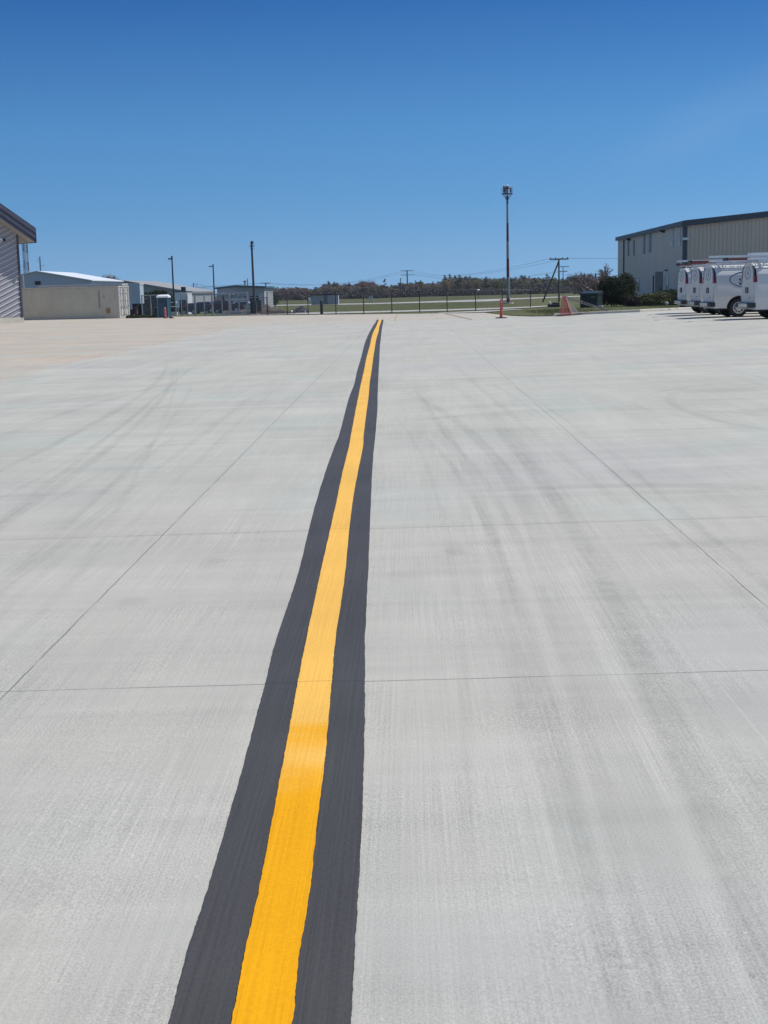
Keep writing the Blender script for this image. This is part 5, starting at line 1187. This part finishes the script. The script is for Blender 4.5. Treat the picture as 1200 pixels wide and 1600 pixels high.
# tree line: prototypes about 10 m tall, copied
def proto(kind, seed):
    rnd = random.Random(seed); H = 10.0; lean = rnd.uniform(-.3, .3); bl = []
    if kind in ('bare', 'red', 'brown', 'spring'):
        for _ in range(12):
            a = rnd.uniform(0, 6.28); rr2 = rnd.uniform(.3, 2.3); z = rnd.uniform(.26, .86); bl.append((math.cos(a)*rr2*(1.25-z)*1.4, math.sin(a)*rr2*(1.25-z)*1.4, H*z, rnd.uniform(.8, 1.5), rnd.uniform(.8, 1.5), rnd.uniform(.8, 1.5)))
        bl.append((0, 0, H*.62, 1.7, 1.7, 2.6))
        n, size, tw, mt = {'bare': (1500, .34, True, 'twig_grey'), 'red': (1500, .26, True, 'twig_red'), 'brown': (1300, .25, False, 'leaf_brown'), 'spring': (1200, .22, False, 'leaf_spring')}[kind]
        label = {'bare': 'bare grey brown tree standing in the far tree line', 'red': 'tree with reddish buds standing in the far tree line', 'brown': 'olive brown budding tree standing in the far tree line', 'spring': 'fresh pale green tree standing in the far tree line'}[kind]
        name = 'deciduous_tree'
    elif kind == 'pine':
        for _ in range(13):
            z = rnd.uniform(.35, .97); a = rnd.uniform(0, 6.28); rr2 = (1.1-z)*2.3+.25; bl.append((math.cos(a)*rr2*.8+lean*z, math.sin(a)*rr2*.8, H*z, rr2*.62+.25, rr2*.62+.25, .38))
        bl.append((lean, 0, H*.93, .5, .5, .7)); n, size, tw, mt, label, name = 1500, .20, False, 'evergreen', 'dark ragged topped pine standing in the far tree line', 'pine_tree'
    else:
        for k in range(9): z = .12+k*.1; bl.append((rnd.uniform(-.15, .15), 0, H*z, 1.15*(1.05-z)+.35, 1.15*(1.05-z)+.35, .9))
        n, size, tw, mt, label, name = 1500, .18, False, 'evergreen', 'narrow dark columnar cedar in the far tree line', 'cedar_tree'
    r = thing(name, label, 'tree', (0, 0, 0), 0, 'trees of the far tree line')
    leafcloud(rnd, bl, n, size, tw).build('crown', M[mt], r, fix=False)
    m = MB(); m.tube((0, 0, -.3), (lean*.6, 0, H*.75), .20, .07, 7)
    for _ in range(6):
        z = rnd.uniform(.3, .7)*H; a = rnd.uniform(0, 6.28); m.tube((lean*.5, 0, z), (math.cos(a)*1.6, math.sin(a)*1.6, z+rnd.uniform(.8, 1.8)), .08, .03, 5)
    m.build('trunk', M['bark'], r, fix=False); return r
PROT = {k: [proto(k, 100+i*7+j) for j in range(c)] for i, (k, c) in enumerate((('bare', 3), ('red', 2), ('brown', 3), ('spring', 1), ('pine', 3), ('cedar', 1)))}
USED = set()
for _k in PROT:
    for _o in PROT[_k]: _o['base_label'] = _o['label']
def put(kind, px, pyt, Y, wide=1.0, rnd=random.Random(55), lab=None):
    src = rnd.choice(PROT[kind]); p = GD(px, Y); H = max(2.5, PY(px, pyt, Y).z-p.z)
    o = src if src.name not in USED else copy_tree(src)
    USED.add(src.name); k = H/(10.4 if kind != 'cedar' else 10.2); o.location = p; o.rotation_euler = (0, 0, rnd.uniform(0, 6.28)); o.scale = (k*wide, k*wide, k)
    o['label'] = lab if lab else src['base_label']; return o
rt_ = random.Random(99)
LABS = {566: 'left lobe of the big reddish tree rising above the tree line', 575: 'middle of the big reddish tree rising above the tree line', 583: 'right side of the big reddish tree above the tree line',
        546: 'narrow dark columnar cedar just left of the big reddish tree', 514: 'dark pine above the left half of the long grey shed', 522.5: 'dark pine above the right half of the long grey shed',
        602: 'ragged pine standing alone right of the big reddish tree', 533: 'fresh pale green tree at the right end of the long grey shed', 540: 'lower pale green tree below the columnar cedar',
        560: 'pale green tree under the big reddish tree', 641: 'dark cedar right beside the middle utility pole', 696: 'leftmost of the tall ragged pines left of the antenna tower', 703: 'highest ragged pine of the cluster left of the antenna tower',
        740: 'last lower pine of the tall cluster left of the antenna tower', 787: 'pine just left of the antenna tower', 793: 'pine directly behind the antenna tower', 855: 'large pine crossed by the leaning brace of the utility pole',
        909: 'tallest pine between the braced pole and the building', 921: 'lower pine left of the stub pole near the building', 545: 'budding brown tree behind the columnar cedar', 772: 'budding olive tree left of the antenna tower base'}
# individually recognisable trees first
for kind, px, py, Y, wd in (('red', 566, 434.5, 560, 1.25), ('red', 575, 435, 555, 1.3), ('red', 583, 436.5, 565, 1.1), ('cedar', 546, 439.5, 545, .9), ('pine', 514, 437.5, 580, .8), ('pine', 522.5, 439, 580, .85),
        ('pine', 602, 434, 575, .75), ('spring', 533, 452, 520, 1.2), ('spring', 540, 455, 515, 1.1), ('pine', 696, 428.5, 585, .9), ('pine', 703, 426.5, 585, .8), ('pine', 712, 428, 590, .8), ('pine', 719, 427, 590, .9), ('pine', 727, 430, 590, .8), ('pine', 734, 428.5, 590, .7),
        ('pine', 740, 433, 560, .8), ('pine', 787, 431, 570, .9), ('pine', 793, 435, 560, .8), ('pine', 806, 431, 590, .8), ('pine', 819, 428, 590, .75), ('pine', 827, 430, 590, .75), ('pine', 835, 432.5, 580, .8), ('pine', 855, 426, 540, .95), ('pine', 858, 430, 545, .9),
        ('pine', 909, 425.5, 480, .8), ('pine', 921, 432, 480, .8), ('brown', 545, 446, 540, 1.2), ('brown', 772, 436, 560, 1.2), ('spring', 560, 455, 515, 1.0), ('pine', 650, 437, 575, .7), ('pine', 658, 436.5, 575, .7), ('cedar', 641, 441, 560, .8), ('pine', 677, 438, 575, .7)):
    put(kind, px, py, Y, wd, lab=LABS.get(px))
def top(px):
    K = [(418, 452), (426, 447), (440, 446), (460, 445.5), (478, 446), (482, 449), (495, 447.5), (506, 446), (512, 440), (530, 440), (555, 441), (562, 437), (585, 438), (592, 443), (606, 444), (620, 442), (640, 438.5), (655, 438), (675, 439.5), (690, 437), (700, 429.5), (730, 429.5), (745, 430), (760, 430.5), (790, 431), (820, 430), (850, 430.5), (870, 431.5), (900, 431.5), (925, 436), (945, 437), (975, 436)]
    for (a, ya), (b, yb) in zip(K, K[1:]):
        if a <= px <= b: return ya+(yb-ya)*(px-a)/(b-a)
    return K[-1][1]
px = 419.0
while px < 975:
    if px < 485: kinds = ['bare', 'bare', 'bare', 'brown', 'red']
    elif px < 560: kinds = ['bare', 'pine', 'brown', 'bare', 'brown']
    elif px < 690: kinds = ['bare', 'brown', 'pine', 'brown', 'spring', 'bare']
    elif px < 900: kinds = ['brown', 'spring', 'pine', 'bare', 'brown', 'pine', 'brown']
    else: kinds = ['bare', 'bare', 'brown', 'pine']
    for row, (Y, dy) in enumerate(((540, 5.0), (590, 0.8))):
        put(rt_.choice(kinds), px+rt_.uniform(-2, 2), top(px)+dy+rt_.choice((-2.2, -1, 0, 0, .5, 1.5, 2.5, 3.5)), Y+rt_.uniform(-14, 14), rt_.uniform(1.0, 1.5), rt_)
    px += 5.0+rt_.uniform(-1, 1)
# the wood behind and the brush below, nobody could count it
m = MB(); rw = random.Random(5)
for k in range(420):
    px = 418+rw.random()*560; Y = 640+rw.uniform(-25, 60); p = GD(px, Y); H = max(3, PY(px, top(px)+3+rw.uniform(0, 5), Y).z-p.z)
    bl = [(p.x+rw.uniform(-2, 2), Y+rw.uniform(-2, 2), p.z+H*z, 2.0, 2.0, H*.24) for z in (.10, .30, .52, .76)]
    q = leafcloud(rw, bl, 110, .55, floor=p.z); m.add(q.v, q.f)
for k in range(800):
    px = 418+rw.random()*560; Y = 508+rw.uniform(-6, 16)-(60 if px > 900 else 0); p = GD(px, Y); h = rw.uniform(.9, 2.6); q = leafcloud(rw, [(p.x, Y, p.z+h*.5, 1.9, 1.4, h*.6)], 70, .30, floor=p.z); m.add(q.v, q.f)
tag(m.build('woodland', foliage('shaded undergrowth', (.055, .048, .046), (.125, .108, .092), 0.05, 0), fix=False), kind='stuff')
# a few low dark bushes near the green roofed building and on the horizon at the left
for px, Y, w_, h, lb in ((418, 300, 4.5, 3.4, 'dark evergreen bush at the left end of the tree line'), (424, 330, 4, 2.6, 'lower dark bush right of the left utility pole'), (296, 300, 3, 3.6, 'small dark tree top behind the pale shed'), (312, 420, 12, 6.4, 'wide hazy bare tree far behind the silver fence'), (288, 330, 3, 4.2, 'small pointed dark tree beyond the pale shed'), (335, 360, 6, 3.2, 'low bare brush far left of the green roofed building')):
    p = GD(px, Y); r = thing('distant_bush', lb, 'bush', p, 0, 'distant bushes'); bare = 'bare' in lb
    leafcloud(random.Random(int(px)), blobs_round(rr_, w_, w_, h, 7), 1200, .2, bare).build('foliage', M['twig_grey' if bare else 'evergreen'], r, fix=False); MB().tube((0, 0, -.1), (0, 0, h*.6), .1, .05, 6).build('stem', M['bark'], r)
# grass blades on the lawn and along the apron edge
m = MB(); rg = random.Random(31)
def tuft(x, y, z, h, n=5):
    for _ in range(n):
        a = rg.uniform(0, 6.28); u = Vector((math.cos(a), math.sin(a), 0)); b = Vector((x, y, z))+Vector((rg.uniform(-.05, .05), rg.uniform(-.05, .05), 0)); t = b+Vector((rg.uniform(-.05, .05), rg.uniform(-.05, .05), h*rg.uniform(.6, 1.2)))
        m.add([b-u*.012, b+u*.012, t], [(0, 1, 2)])
for _ in range(3200):
    i = rg.randrange(len(kp)-1); p = kp[i]; s_ = rg.uniform(.15, 14)**1.0; tuft(p.x+rg.uniform(-.6, .6), p.y+s_+.1, gz(p.x, p.y+s_)+.05, .07 if s_ > .5 else .11)
for _ in range(2600):
    i = rg.randrange(len(EDGE[:11])-1); a, b = EDGE[i], EDGE[i+1]; p = a.lerp(b, rg.random()); tuft(p.x, p.y+abs(rg.gauss(.05, .8)), gz(p.x, p.y)-.08, .12)
tag(m.build('grass_tufts', M['juniper'], fix=False), kind='stuff')

# ------------------------------------------------------------------ thin air: far things fade a little
m = MB(); m.bx(-420, 420, -80, 1150, -2.6, 36)
hm = bpy.data.materials.new('haze air'); hm.use_nodes = True; hn = hm.node_tree; hn.nodes.clear()
pv = hn.nodes.new('ShaderNodeVolumePrincipled'); pv.inputs['Color'].default_value = (0.80, 0.88, 1.0, 1); pv.inputs['Density'].default_value = 0.00013; pv.inputs['Anisotropy'].default_value = 0.2
ho = hn.nodes.new('ShaderNodeOutputMaterial'); hn.links.new(pv.outputs[0], ho.inputs['Volume'])
tag(m.build('haze', hm), kind='stuff')

for o in bpy.data.objects:
    if 'base_label' in o: del o['base_label']
